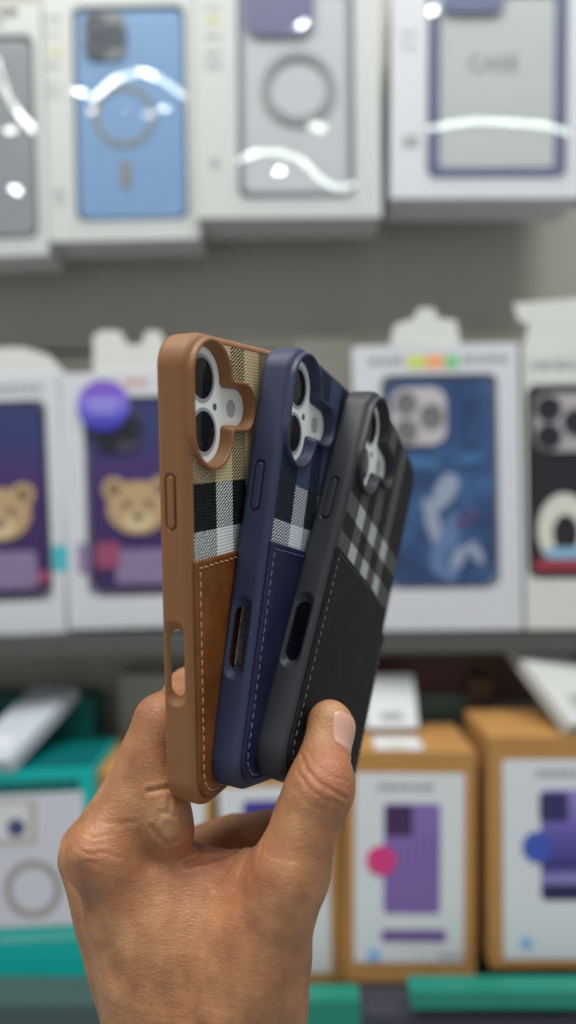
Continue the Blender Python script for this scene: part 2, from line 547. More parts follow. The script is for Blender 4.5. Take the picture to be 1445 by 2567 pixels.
cu = bpy.data.curves.new('printed_word', 'FONT'); cu.body = 'CASE'; cu.align_x = 'CENTER'; cu.align_y = 'CENTER'; cu.size = .0205; cu.extrude = .0001
to = bpy.data.objects.new('printed_word_curve', cu); COL.objects.link(to)
dg = bpy.context.evaluated_depsgraph_get(); me = bpy.data.meshes.new_from_object(to.evaluated_get(dg))
bpy.data.objects.remove(to)
me.materials.clear(); me.materials.append(paint('word_grey', (128, 130, 128), .5))
c = f.xz(1238, 158, .003)
po = bpy.data.objects.new('printed_word', me); COL.objects.link(po); po.parent = root
po.location = (c[0] - cx, .0016, c[1] - z0); po.rotation_euler = (math.pi/2, 0, 0)

# ---------------------------------------------------------------- middle row
def hang_tab(face, px, parent, mat=WHITE, lean=.004):
    """folded card tab with a slot standing above the box"""
    pts = [face.xz(*p) for p in px]
    m = MB(); m.prism(pts, .003, .0042)
    return m.build('hang_tab', mat, parent)

def bear(root, cx, z0, face, c_px, k, y):
    c = face.xz(*c_px, 0); x, z = c[0] - cx, c[1] - z0
    fur = paint('bear_fur', (176, 148, 110), .7, .12, 80); furd = paint('bear_dark', (110, 88, 66), .6)
    h = MB()
    for ex in (-1, 1): h.prism(circ(x + ex*.0155*k*1.28, z + .0125*k*1.28, .0078*k), y, y + .0012)
    h.prism(circ(x, z, .0205*k, .0175*k), y - .0003, y + .0012)
    hd = h.build('bear_relief', fur, root)
    q = MB()
    for ex in (-1, 1): q.prism(circ(x + ex*.0155*k*1.28, z + .0125*k*1.28, .0038*k), y - .0005, y)
    for ex in (-1, 1): q.prism(circ(x + ex*.0072*k*1.28, z + .002*k*1.28, .0026*k), y - .0008, y)
    q.prism(circ(x, z - .006*k*1.28, .0042*k, .003*k), y - .0008, y)
    q.build('bear_face', furd, hd)
    q = MB(); q.prism(circ(x, z - .0085*k*1.28, .0092*k, .0068*k), y - .0006, y - .0001); q.build('bear_muzzle', paint('bear_cream', (206, 184, 146), .7, .1, 80), hd)
    return hd

violet = NT('case_violet')
o_ = violet.obj(); sep = violet.node('ShaderNodeSeparateXYZ'); violet.l.new(o_, sep.inputs[0])
violet.set(color=violet.ramp(violet.math('MULTIPLY', sep.outputs[2], 6.8), [(0, srgb(54, 36, 82)), (.6, srgb(60, 37, 94)), (.8, srgb(66, 46, 100)), (1, srgb(50, 56, 104))]), rough=.35)
violet = violet.m
PINK = paint('pink_print', (146, 70, 100), .5); LAV = paint('lavender_print', (130, 114, 148), .5, .15, 60); CYAN = paint('cyan_print', (70, 172, 184), .5)

for k, (TL, TR, BL, case, tabpx, bpx, lab, clab) in enumerate((
    ((-330, 956), (146, 936), (-290, 1604), (-215, 1018, 112, 1500), [(-200, 965), (165, 938), (120, 888), (50, 868), (-40, 872), (-120, 888)], (0, 1290),
     'white box with a teddy bear case, cut by the photo edge', 'violet teddy bear phone case cut by the photo edge'),
    ((150, 936), (566, 925), (193, 1578), (226, 1002, 535, 1482), [(232, 938), (232, 838), (258, 826), (300, 828), (318, 862), (352, 862), (366, 828), (400, 828), (410, 850), (410, 934)], (346, 1272),
     'white box with a round purple sticker and a teddy bear case', 'violet teddy bear phone case below the round purple sticker'))):
    f = Face(TL, TR, BL, 522)
    r = carton('display_box', f, lab, 'box', 'boxed phone cases in the middle row')
    x0, y0, x1, y1 = case
    win = f.rect(x0 - 12, y0 - 10, x1 + 14, y1 + 14)
    hollow_box(f, .028, win, .011, COOL, r)
    hang_tab(f, tabpx, r)
    cw = f.rect(x0, y0, x1, y1, .002)
    pw = f.rect(x0 + 14, y0 + 14, x0 + 128, y0 + 130, .002)
    root, cx, z0 = display_case(f, cw, .002, clab, violet, pw, paint('plate_dark', (70, 66, 84), .35), ((.28, .72, .0085), (.28, .28, .0085), (.74, .5, .0085)), DARKL, radius=.012)
    bear(root, cx, z0, f, bpx, 1.12, -.0012)
    if k == 0: a = [f.rect(-120, 1385, 92, 1478), f.rect(92, 1430, 124, 1462)]
    else: a = [f.rect(290, 1376, 520, 1462), f.rect(240, 1360, 300, 1424)]
    mb = MB(); mb.prism(rrect(a[0][0]-cx, a[0][1]-cx, a[0][2]-z0, a[0][3]-z0, .004), -.0009, 0); mb.build('printed_scarf', LAV, root)
    mb = MB(); mb.prism(rrect(a[1][0]-cx, a[1][1]-cx, a[1][2]-z0, a[1][3]-z0, .003), -.0013, 0); mb.build('printed_heart', PINK, root)
    a = f.rect(132, 1366, 172, 1432) if k == 0 else f.rect(196, 1362, 226, 1440)
    mb = MB(); mb.prism(rrect(*a, .003), -.0003, -.0001); mb.build('printed_corner', CYAN if k == 0 else LAV, r)
    a = f.rect(-30, 962, 112, 984) if k == 0 else f.rect(316, 946, 372, 972)
    marks(f, [(-40, 975, 110, 18)] if k == 0 else [(430, 960, 540, 18)], INK, -.0001, r)
    if k == 1:
        marks(f, [(316, 958, 372, 20)], paint('peach_print', (196, 150, 140), .5), -.0001, r, 'printed_logo')
        c = f.xz(262, 1018)
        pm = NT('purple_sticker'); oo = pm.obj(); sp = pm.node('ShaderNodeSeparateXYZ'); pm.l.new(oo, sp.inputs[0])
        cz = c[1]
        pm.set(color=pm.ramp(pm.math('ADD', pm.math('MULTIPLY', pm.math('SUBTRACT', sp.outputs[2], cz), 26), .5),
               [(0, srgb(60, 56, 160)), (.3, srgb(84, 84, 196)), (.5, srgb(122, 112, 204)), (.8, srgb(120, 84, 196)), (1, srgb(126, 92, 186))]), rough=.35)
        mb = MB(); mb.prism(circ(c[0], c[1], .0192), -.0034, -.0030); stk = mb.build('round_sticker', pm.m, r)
        marks(f, [(222, 1008, 300, 15), (232, 1032, 292, 12)], paint('sticker_text', (160, 156, 222), .5), -.0035, stk)

# box with the blue floral case
f = Face((884, 868), (1300, 858), (948, 1582), 516, 512)
r = carton('display_box', f, 'white box with a yellow orange green logo and a blue case', 'box', 'boxed phone cases in the middle row')
win = f.rect(958, 938, 1252, 1478)
hollow_box(f, .028, win, .011, COOL, r)
hang_tab(f, [(980, 862), (990, 812), (1040, 796), (1050, 770), (1090, 770), (1100, 796), (1146, 800), (1156, 860)], r)
for (x0, x1, c_) in ((1022, 1066, (196, 204, 96)), (1068, 1114, (228, 160, 110)), (1116, 1150, (120, 190, 130))):
    a = f.rect(x0, 890, x1, 924)
    mb = MB(); mb.prism(rrect(*a, .003), -.0003, -.0001); mb.build('logo_patch', paint('logo_%d' % x0, c_, .5), r)
marks(f, [(925, 905, 1015, 20), (1160, 900, 1270, 18)], INK, -.0001, r)
cw = f.rect(972, 950, 1240, 1466, .002)
nb = NT('case_denim_blue'); oo = nb.obj()
nz = nb.noise(oo, 28, 3)
nb.set(color=nb.ramp(nz, [(.3, srgb(34, 52, 88)), (.5, srgb(46, 72, 114)), (.7, srgb(60, 98, 144))]), rough=.35)
pw = f.rect(980, 972, 1118, 1116, .002)
root, cx, z0 = display_case(f, cw, .002, 'blue phone case with a pale splash print behind the black case', nb.m, pw, paint('plate_beige', (182, 176, 176), .4),
    ((.27, .74, .008), (.27, .26, .008), (.73, .5, .0085)), paint('lens_soft', (112, 110, 114), .3), radius=.012)
pal = [paint('splash_pale', (140, 152, 172), .5, .1, 60), paint('splash_blue', (92, 116, 158), .5, .1, 60), paint('splash_mauve', (78, 70, 108), .5, .1, 60), paint('splash_sky', (62, 104, 150), .5, .1, 60)]
for i, (px, py, a_, b_, rot_, mi) in enumerate(((1118, 1230, 34, 66, .5, 0), (1086, 1305, 24, 80, -.2, 0), (1130, 1340, 30, 70, .3, 1), (1170, 1300, 46, 20, -.6, 2), (1100, 1400, 26, 60, .1, 1),
                          (1150, 1400, 20, 50, .5, 0), (1195, 1385, 18, 42, -.5, 0), (1130, 1440, 30, 22, 0, 1), (1060, 1160, 60, 20, .2, 3), (1180, 1150, 40, 18, -.2, 3))):
    c = f.xz(px, py); s = .00029
    pts = []
    for q in range(24):
        t = 2*math.pi*q/24; ex = a_*s*math.cos(t); ez = b_*s*math.sin(t)*(1 + .12*math.sin(3*t + i))
        pts.append((c[0]-cx + ex*math.cos(rot_) + ez*math.sin(rot_), c[1]-z0 - ex*math.sin(rot_) + ez*math.cos(rot_)))
    mb = MB(); mb.prism(pts, -.0003 - i*.00004, .0002); mb.build('printed_splash', pal[mi], root)

# box with the black panda case, cut by the frame
f = Face((1312, 882), (1760, 874), (1342, 1578), 512, 508)
r = carton('display_box', f, 'cream box with a black case, cut by the right photo edge', 'box', 'boxed phone cases in the middle row')
win = f.rect(1322, 962, 1640, 1452)
hollow_box(f, .028, win, .011, WHITE, r)
hang_tab(f, [(1312, 880), (1330, 812), (1302, 800), (1290, 758), (1500, 742), (1520, 874)], r)
marks(f, [(1330, 915, 1445, 20)], INK, -.0001, r)
cw = f.rect(1330, 972, 1630, 1444, .002)
pw = f.rect(1338, 986, 1480, 1132, .002)
root, cx, z0 = display_case(f, cw, .002, 'black phone case with a white ring print and red base', paint('case_black', (36, 36, 42), .35), pw, paint('plate_mauve', (166, 160, 164), .4),
    ((.25, .74, .009), (.25, .26, .009), (.74, .5, .0095)), DARKL, radius=.012)
c = f.xz(1418, 1330)
mb = MB(); mb.ring(circ(c[0]-cx, c[1]-z0, .0195, .027), circ(c[0]-cx + .001, c[1]-z0 - .003, .0095, .014), -.0007, .0003); mb.build('printed_ring', paint('print_ivory', (206, 204, 192), .5), root)
a = f.rect(1342, 1402, 1500, 1432)
mb = MB(); mb.prism(rrect(a[0]-cx, a[1]-cx, a[2]-z0, a[3]-z0, .003), -.0009, .0003); mb.build('printed_band', paint('print_red', (150, 52, 66), .5), root)
a = f.rect(1370, 1372, 1480, 1402)
mb = MB(); mb.prism(rrect(a[0]-cx, a[1]-cx, a[2]-z0, a[3]-z0, .003), -.0012, .0003); mb.build('printed_patch', paint('print_lightblue', (130, 170, 196), .5), root)

# small pale sign behind the cases, between the two middle boxes
f = Face((740, 846), (882, 852), (750, 1580), 560)
r = carton('display_box', f, 'plain grey box set back behind the navy and black cases', 'box')
mb = MB(); mb.prism(rrect(-f.W/2, f.W/2, 0, f.H, .002, 3), 0, .03); mb.build('carton', paint('grey_board', (128, 126, 118), .6), r)

# ---------------------------------------------------------------- bottom row
def plain_box(name, face, depth, mat, label, cat='box', group=None, top_mat=None):
    r = carton(name, face, label, cat, group)
    m = MB(); m.prism(rrect(-face.W/2, face.W/2, 0, face.H, .0015, 4), 0, depth); m.build('carton', mat, r)
    return r
def card(face, px, name, mat, parent, y=-.0003, th=.00025, r=.0012):
    a = face.rect(*px); m = MB(); m.prism(rrect(*a, r), y, y + th); return m.build(name, mat, parent)
def top_label(face, root, x0, x1, y0, y1, mat, name='top_label', skew=0.0):
    """sheet lying on the top of the box (local x from x0..x1, y from y0..y1 in metres)"""
    z = face.H + .0004
    V = [(x0, y0, z), (x1, y0, z), (x1 + skew, y1, z), (x0 + skew, y1, z)]
    V += [(a, b, c + .0003) for a, b, c in V]
    F = [(0, 3, 2, 1), (4, 5, 6, 7), (0, 1, 5, 4), (1, 2, 6, 5), (2, 3, 7, 6), (3, 0, 4, 7)]
    return link_mesh(name, V, F, mat, root)

# teal box at the left
f = Face((-250, 1948), (236, 1926), (-228, 2492), 478)
r = plain_box('teal_box', f, .085, TEAL, 'teal box with a camera and ring print at the left edge')
card(f, (-180, 1992, 216, 2325), 'front_picture', paint('picture_grey', (196, 196, 204), .5), r)
card(f, (-200, 1962, 200, 1990), 'dark_band', TEALD, r)
pc = card(f, (-120, 2006, 92, 2120), 'printed_camera', paint('print_sand', (176, 168, 160), .5), r, -.0005)
pc2 = card(f, (-120, 2018, 74, 2106), 'printed_plate', paint('print_white', (206, 206, 208), .5), pc, -.0007)
c = f.xz(42, 2074); mb = MB(); mb.prism(circ(*c, .0062), -.0009, -.0007); mb.build('printed_lens', paint('print_navy', (66, 74, 110), .4), pc2)
top_label(f, r, -f.W/2 + .002, f.W/2 - .002, .004, .083, paint('shaded_teal_top', (0, 98, 98), .45), 'top_shade')  # dark sheet paints the shelf's shade onto the box top
c = f.xz(84, 2228); mb = MB(); mb.ring(circ(*c, .0196), circ(*c, .0146), -.0006, -.0003); mb.build('printed_ring', paint('print_taupe', (150, 144, 142), .5), r)
marks(f, [(-100, 2352, 206, 18)], paint('mint_text', (110, 190, 180), .5), -.0002, r)
def packet(face, label, w, l, t, x, y, rot, tilt, mat, stripe=None):
    M = face.M @ Matrix.Translation((x, y, face.H + .0006 + l/2*abs(math.sin(tilt)))) @ Matrix.Rotation(rot, 4, 'Z') @ Matrix.Rotation(tilt, 4, 'X')
    r_ = tag(empty('packet', M), label, 'packet')
    m_ = MB(); m_.prism([(-w/2, 0), (w/2, 0), (w/2 - .001, t), (-w/2 + .001, t)], -l/2, l/2); m_.build('sleeve', mat, r_)
    m_ = MB(); m_.prism([(-w*.2, t), (w*.2, t), (w*.2, t + .0004), (-w*.2, t + .0004)], -l*.36, -l*.22); m_.build('sticker', stripe or INK, r_)
    return r_
packet(f, 'pale clear packet lying slanted on the teal box', .052, .108, .012, .006, .054, -.32, .36, paint('foil_label', (186, 192, 200), .3), paint('foil_patch', (206, 210, 214), .3))
# kraft boxes
kg = 'cardboard phone case boxes in the bottom row'
specs = (
  ((232, 1936), (538, 1946), (258, 2470), 486, .15, 'cardboard box mostly hidden behind the hand'),
  ((545, 1938), (850, 1930), (556, 2470), 484, .10, 'cardboard box behind the thumb, left of the ribbed purple one'),
  ((868, 1884), (1196, 1886), (900, 2462), 474, .085, 'cardboard box with a ribbed purple case and pink badge'),
  ((1226, 1848), (1640, 1846), (1264, 2428), 466, .085, 'cardboard box with a violet case and blue badge'))
boxes = []
for TL, TR, BL, Z, dp, lab in specs:
    f = Face(TL, TR, BL, Z); boxes.append((f, plain_box('cardboard_box', f, dp, KRAFT, lab, 'box', kg)))
f, r = boxes[0]
lb = card(f, (262, 1966, 508, 2440), 'front_label', LABELW, r)
card(f, (330, 2050, 450, 2300), 'printed_phone_case', paint('print_purple', (122, 92, 160), .5), lb, -.0006, r=.004)
f, r = boxes[1]
lb = card(f, (556, 1972, 826, 2440), 'front_label', LABELW, r)
card(f, (612, 2006, 730, 2280), 'printed_phone_case', paint('print_indigo', (66, 56, 136), .5), lb, -.0006, r=.004)
f, r = boxes[2]
lb = card(f, (890, 1938, 1164, 2412), 'front_label', LABELW, r)
marks(f, [(948, 1972, 1086, 15)], INK, -.0005, lb)
pcase = card(f, (962, 2014, 1104, 2290), 'printed_phone_case', None or paint('print_ribbed', (128, 102, 166), .5), lb, -.0006, r=.004)
m = MB()
a = f.rect(962, 2090, 1104, 2284)
for i in range(7):
    x = a[0] + (a[1] - a[0]) * (i + .5) / 7; m.box(x - .0006, x + .0006, -.0008, -.0006, a[2] + .002, a[3])
m.build('printed_ribs', paint('print_rib_dark', (106, 80, 146), .5), pcase)
card(f, (966, 2018, 1034, 2094), 'printed_camera', paint('print_plum', (66, 40, 80), .45), pcase, -.0009, r=.003)
c = f.xz(956, 2156); mb = MB(); mb.prism(circ(*c, .0100), -.0012, -.0008); mb.build('round_badge', paint('print_magenta', (206, 58, 122), .5), lb)
card(f, (956, 2330, 1118, 2360), 'caption_bar', paint('print_violet', (112, 86, 146), .5), lb, -.0006, r=.003)
c = f.xz(938, 2394); mb = MB(); mb.prism(circ(*c, .0048), -.0007, -.0003); mb.build('blue_dot', paint('print_sky', (140, 180, 222), .5), lb)
marks(f, [(1100, 2396, 1160, 9)], INK, -.0005, lb)
tl = top_label(f, r, -.030, .012, .004, .040, LABELW)
mb = MB(); mb.box(-.016, 0.0, 0, 0, 0, 0)
link_mesh('printed_text', [(-.018, .012, f.H + .0009), (-.002, .012, f.H + .0009), (-.002, .019, f.H + .0009), (-.018, .019, f.H + .0009)], [(0, 1, 2, 3)], INKY, tl)
f, r = boxes[3]
lb = card(f, (1262, 1904, 1560, 2404), 'front_label', LABELW, r)
marks(f, [(1345, 1938, 1450, 16)], INK, -.0005, lb)
vio = NT('print_violet_fade'); oo = vio.obj(); sp = vio.node('ShaderNodeSeparateXYZ'); vio.l.new(oo, sp.inputs[0])
a = f.rect(1356, 1978, 1520, 2256)
vio.set(color=vio.ramp(vio.math('DIVIDE', vio.math('SUBTRACT', sp.outputs[2], a[2]), a[3] - a[2]), [(0, srgb(26, 30, 70)), (.13, srgb(30, 34, 80)), (.16, srgb(130, 128, 184)), (.24, srgb(120, 116, 178)), (.28, srgb(46, 44, 110)), (.6, srgb(96, 84, 164)), (1, srgb(146, 132, 196))]), rough=.5)
pcase = card(f, (1356, 1978, 1520, 2256), 'printed_phone_case', vio.m, lb, -.0006, r=.005)
card(f, (1352, 1986, 1424, 2058), 'printed_camera', paint('print_midnight', (48, 46, 96), .45), pcase, -.0009, r=.003)
c = f.xz(1348, 2122); mb = MB(); mb.prism(circ(*c, .0102), -.0012, -.0008); mb.build('round_badge', paint('print_blue', (62, 84, 172), .5), lb)
c = f.xz(1320, 2362); mb = MB(); mb.prism(circ(*c, .0044), -.0007, -.0003); mb.build('blue_dot', paint('print_sky', (140, 180, 222), .5), lb)
packet(f, 'white packet lying tilted on the cardboard box with a blue badge', .060, .115, .012, .010, .060, .30, .55, paint('top_paper', (190, 192, 188), .5), INK)

# things lying behind the bottom row, under the middle shelf
def block(name, px, Z, depth, mat, label, cat='box'):
    f = Face((px[0], px[1]), (px[2], px[1]), (px[0], px[3]), Z)
    return plain_box(name, f, depth, mat, label, cat)
block('flat_box', (900, 1640, 1180, 1742), 560, .03, paint('maroon_card', (74, 44, 52), .5), 'dark maroon box lying behind the ribbed purple box')
block('flat_box', (890, 1742, 1176, 1900), 556, .035, paint('grey_teal_card', (96, 118, 112), .5), 'grey green box behind the ribbed purple box')
block('flat_box', (1150, 1600, 1480, 1760), 566, .03, paint('umber_card', (84, 66, 54), .6), 'dark brown box behind the violet case box')
block('flat_box', (300, 1690, 480, 1960), 564, .03, paint('pale_card', (150, 154, 150), .6), 'pale box just above the index finger')
# boxes standing on the floor of the display, under the bottom shelf
block('teal_carton', (1030, 2486, 1600, 2530), 440, .02, GREEN, 'green teal box edge below the cardboard boxes on the right')
block('teal_carton', (700, 2508, 905, 2640), 446, .02, GREEN, 'green teal box beside the wrist at the bottom edge')
block('dark_carton', (-200, 2520, 330, 2700), 450, .10, paint('dusky_card', (64, 84, 82), .5), 'dusky green carton under the teal box')
block('dark_carton', (905, 2545, 1600, 2760), 446, .10, paint('slate_card', (58, 58, 70), .5), 'dark slate carton at the bottom right corner')
block('teal_carton', (-160, 1752, 236, 1990), 548, .04, TEALD, 'dark teal block added behind the left packet for the shaded box top')  # added block, its dark colour stands in for the teal box's shaded top
f, r = boxes[2]
packet(f, 'small white packet standing behind the label on the ribbed purple box', .050, .05, .012, -.010, .070, .05, 1.1, LABELW, INK)
f = Face((-250, 1948), (236, 1926), (-228, 2492), 478)
packet(f, 'second pale packet behind the slanted one on the teal box', .050, .10, .010, -.062, .070, .35, .5, paint('frosted_sleeve', (150, 168, 170), .3), INK)
block('narrow_box', (452, 1668, 520, 1960), 570, .03, KRAFT, 'narrow cardboard box standing behind the fingers')
block('grey_pack', (1176, 1702, 1236, 1880), 552, .03, paint('brown_pack', (96, 74, 56), .6), 'brown pack in the gap between the two right cardboard boxes')
# joints of the wall panels and a price rail
for k, zz in enumerate((.93, 1.09, 1.25, 1.41, 1.57, 1.73)):
    m = MB(); m.box(-1.3, 1.3, .7635, .7652, zz - .002, zz + .002); tag(m.build('wall_joint', dark_m), kind='structure')

# ================================================================== THE THREE CASES IN HAND
CW, CH, CT = 75.0, 151.0, 11.5
UC, VC, HL, RO, LU, LR = -24.34, 53.54, 8.34, 12.14, 19.6, 8.4
HOLE_V, HOLE_D, BTN_V, BTN_D = -26.85, -6.2, 23.71, -6.6
POSES = {'brown': ([-13.396, 17.573, 251.622], [[0.43182, -0.00751, 0.90193], [-0.08855, -0.99549, 0.03411], [0.8976, -0.09459, -0.43054]]),
         'navy': ([8.532, 21.091, 267.863], [[0.42446, 0.12665, 0.89655], [0.16877, -0.98388, 0.05908], [0.88958, 0.12623, -0.43899]]),
         'black': ([29.286, 32.501, 284.53], [[0.3708, 0.24804, 0.89498], [0.42954, -0.90021, 0.07152], [0.82341, 0.3579, -0.44034]])}
C2B = Matrix(((1, 0, 0), (0, 0, 1), (0, -1, 0)))     # camera X right, Y down, Z forward -> Blender
def pose_matrix(key):
    t, R = POSES[key]
    R = C2B @ Matrix(R); t = C2B @ Vector(t) / 1000 + Vector((0, 0, CAMZ))
    t = t + R @ Vector((0, -.0755, 0))       # base of the case: middle of its bottom edge
    M = R.to_4x4(); M.translation = t
    return M
OFF = np.array((0, 75.5, 0.0))              # mesh origin sits at the case's base
def mm(V): return (np.asarray(V) + OFF) / 1000

def cam2d(u, v):
    return smin(sd_pill(u - UC, v - VC, HL, RO), np.hypot(u - np.clip(u, UC + 7.5, UC + LU), v - VC) - LR, 2.2)
def outline2d(u, v): return sd_rr(u, v, CW/2, CH/2, 11.0)

def frame_sdf(P):
    u, v, d = P[:, 0], P[:, 1], P[:, 2]
    s2 = outline2d(u, v); sc = cam2d(u, v)
    # outer body with a soft chamfer towards the back and a rounded front lip
    body = smax(s2, np.maximum(d, -CT - d), 1.1)
    body = smax(body, (s2 + d + 1.55) * .7071, .9)
    body = smax(body, (s2 - CT - d + 1.2) * .7071, .9)
    body = smax(body, -smax(s2 + 2.7, -(d + .55), .25), .25)         # field sunk for the fabric
    cav = smax(s2 + 2.0, d + 2.2, .5)                               # hollow for the phone
    lip = np.maximum(s2 + 3.1, d + CT - 1.6)
    body = smax(body, -np.where(d < -CT + 1.6, np.maximum(s2 + 3.0, d + 2.2), cav), .3)
    # raised camera surround
    ring = smax(np.abs(sc + 1.15) - 1.15, np.maximum(d - 1.75, -d - 3.4), .7)
    body = smin(body, ring, .5)
    body = smax(body, -(sc + 1.25 + np.clip(1.75 - d, 0, 5) * .30), .6)
    # side: touch-control opening with its scooped surround, and the button groove
    near = u < -CW/2 + 9
    a = sd_pill(d - HOLE_D, v - HOLE_V, 10.24 - 2.75, 2.75)
    hole = np.maximum(a, u + CW/2 - 6)
    body = np.where(near, smax(body, -hole, .35), body)
    b = sd_pill(d - HOLE_D + .15, v - HOLE_V, 13.6 - 3.9, 3.9)
    scoop = smax((u + CW/2) * .8 + np.clip(b * .62, -1.45, 3), b, .12)
    body = np.where(near, smax(body, -scoop, .18), body)
    g = sd_pill(d - BTN_D, v - BTN_V, 8.78 - 1.95, 1.95)
    body = np.where(near, smax(body, -np.maximum(g, u + CW/2 - .75), .25), body)
    return body

V, F = surface_nets(frame_sdf, (-39, -77, -13), (39, 77, 3), .42)
frame_mesh = bpy.data.meshes.new('bumper_frame')
frame_mesh.from_pydata([tuple(p) for p in mm(V)], [], [tuple(q) for q in F])
frame_mesh.polygons.foreach_set('use_smooth', np.ones(len(F), dtype=bool))

def button_sdf(P):
    u, v, d = P[:, 0], P[:, 1], P[:, 2]
    return extrude(sd_pill(d - BTN_D, v - BTN_V, 8.0 - 1.3, 1.3), u, -CW/2 - .32, -CW/2 + 1.2, .4)
V, F = surface_nets(button_sdf, (-39, 14, -9.5), (-35.5, 34, -4), .25)
button_mesh = bpy.data.meshes.new('side_button')
button_mesh.from_pydata([tuple(p) for p in mm(V)], [], [tuple(q) for q in F])
button_mesh.polygons.foreach_set('use_smooth', np.ones(len(F), dtype=bool))

def radial_loop(fn, c, n, level):
    out = []
    for i in range(n):
        t = 2*math.pi*i/n; lo, hi = 0.0, 60.0
        for _ in range(40):
            m_ = (lo + hi)/2
            if fn(np.array([c[0] + m_*math.cos(t)]), np.array([c[1] + m_*math.sin(t)]))[0] < level: lo = m_
            else: hi = m_
        out.append((c[0] + lo*math.cos(t), c[1] + lo*math.sin(t)))
    return out
def sheet(name, outer, holes, z0, z1):
    pts = [Vector(p) for p in outer]; ed = [(i, (i+1) % len(outer)) for i in range(len(outer))]
    for h in holes:
        n0 = len(pts); pts += [Vector(p) for p in h]; ed += [(n0 + i, n0 + (i+1) % len(h)) for i in range(len(h))]
    vo, eo, fo, *_ = delaunay_2d_cdt(pts, ed, [], 4, 1e-6)
    n = len(vo)
    keep = []
    for f_ in fo:
        c = sum((vo[i] for i in f_), Vector((0, 0))) / len(f_)
        if holes and cam2d(np.array([c.x]), np.array([c.y]))[0] < -.9 + 1e-3: continue
        keep.append(tuple(f_))
    V = [(p.x, p.y, z1) for p in vo] + [(p.x, p.y, z0) for p in vo]
    F = keep + [tuple(i + n for i in reversed(q)) for q in keep]
    cnt = {}
    for q in keep:
        for i in range(len(q)):
            cnt[(q[i], q[(i+1) % len(q)])] = 1
    for (a, b) in cnt:
        if (b, a) not in cnt: F.append((b, a, a + n, b + n))
    me = bpy.data.meshes.new(name)
    me.from_pydata([tuple(p) for p in mm(V)], [], F)
    return me
out_loop = [(x, y) for x, y in rrect(-CW/2 + 2.6, CW/2 - 2.6, -CH/2 + 2.6, CH/2 - 2.6, 8.4, 9)]
cam_loop = radial_loop(cam2d, (UC + 5, VC), 160, -.9)
fabric_mesh = sheet('fabric_panel', out_loop, [cam_loop], -.5, -.06)

# leather card pocket
PK = [(-35.9, 5.6), (-35.9, -63)] + [(-35.9 + 9.5 - 9.5*math.cos(t), -63 - 9.9*math.sin(t)) for t in np.linspace(.15, math.pi/2, 7)] + \
     [(26.4 + 9.5*math.sin(t), -63 - 9.9*math.cos(t)) for t in np.linspace(0, math.pi/2, 7)] + [(35.9, -6.4), (30, -4.6), (22, -1.2), (18.5, 2.2), (14.5, 4.6), (10, 5.3), (0, 5.5)]
def pocket_sdf(P):
    u, v, d = P[:, 0], P[:, 1], P[:, 2]
    s = sd_poly(u, v, PK)
    h = 1.0 + .12 * np.exp(-((s + 1.0)/.55)**2) - .10 * np.exp(-((s + 2.15)/.4)**2)      # padded rim, stitch channel
    return smax(s, np.maximum(d - h, -.25 - d), .55)
V, F = surface_nets(pocket_sdf, (-37, -75, -1), (37, 7, 2), .42)
pocket_mesh = bpy.data.meshes.new('card_pocket')
pocket_mesh.from_pydata([tuple(p) for p in mm(V)], [], [tuple(q) for q in F])
pocket_mesh.polygons.foreach_set('use_smooth', np.ones(len(F), dtype=bool))

# stitching: short slanted thread ends along the pocket rim
def stitch_path():
    P = [(9, 3.35), (-33.8, 3.35), (-33.8, -62.5)] + [(-33.8 + 8 - 8*math.cos(t), -62.5 - 8.2*math.sin(t)) for t in np.linspace(.2, math.pi/2, 7)] + \
        [(25.8 + 8*math.sin(t), -62.5 - 8.2*math.cos(t)) for t in np.linspace(0, math.pi/2, 7)] + [(33.8, -9)]
    P = np.array(P); seg = np.hypot(*np.diff(P, axis=0).T); s = np.r_[0, np.cumsum(seg)]
    return P, s
P_, s_ = stitch_path()
sv, sf = [], []
r_ = random.Random(3)
q = 1.0
while q < s_[-1] - 2.4:
    a = np.array([np.interp(q, s_, P_[:, k]) for k in (0, 1)]); b = np.array([np.interp(q + 2.2, s_, P_[:, k]) for k in (0, 1)])
    t = (b - a) / np.linalg.norm(b - a); nrm = np.array((-t[1], t[0]))
    a = a + nrm * (.16 + r_.uniform(-.12, .12)); b = b - nrm * (.16 + r_.uniform(-.12, .12))
    n0 = len(sv)
    for k in range(7):
        x = k/6; c = a + (b - a)*x; hgt = .86 + .34*math.sin(math.pi*min(1, x*1.02))**.6; rad = .23 * (.55 + .45*math.sin(math.pi*x))
        for j in range(6):
            an = 2*math.pi*j/6
            o2 = c + nrm*rad*math.cos(an); sv.append((o2[0], o2[1], hgt + rad*math.sin(an)))
        if k:
            for j in range(6):
                sf.append((n0 + (k-1)*6 + j, n0 + (k-1)*6 + (j+1) % 6, n0 + k*6 + (j+1) % 6, n0 + k*6 + j))
    q += 3.05 + r_.uniform(-.18, .18)
stitch_mesh = bpy.data.meshes.new('stitching')
stitch_mesh.from_pydata([tuple(p) for p in mm(sv)], [], sf)
stitch_mesh.polygons.foreach_set('use_smooth', np.ones(len(sf), dtype=bool))

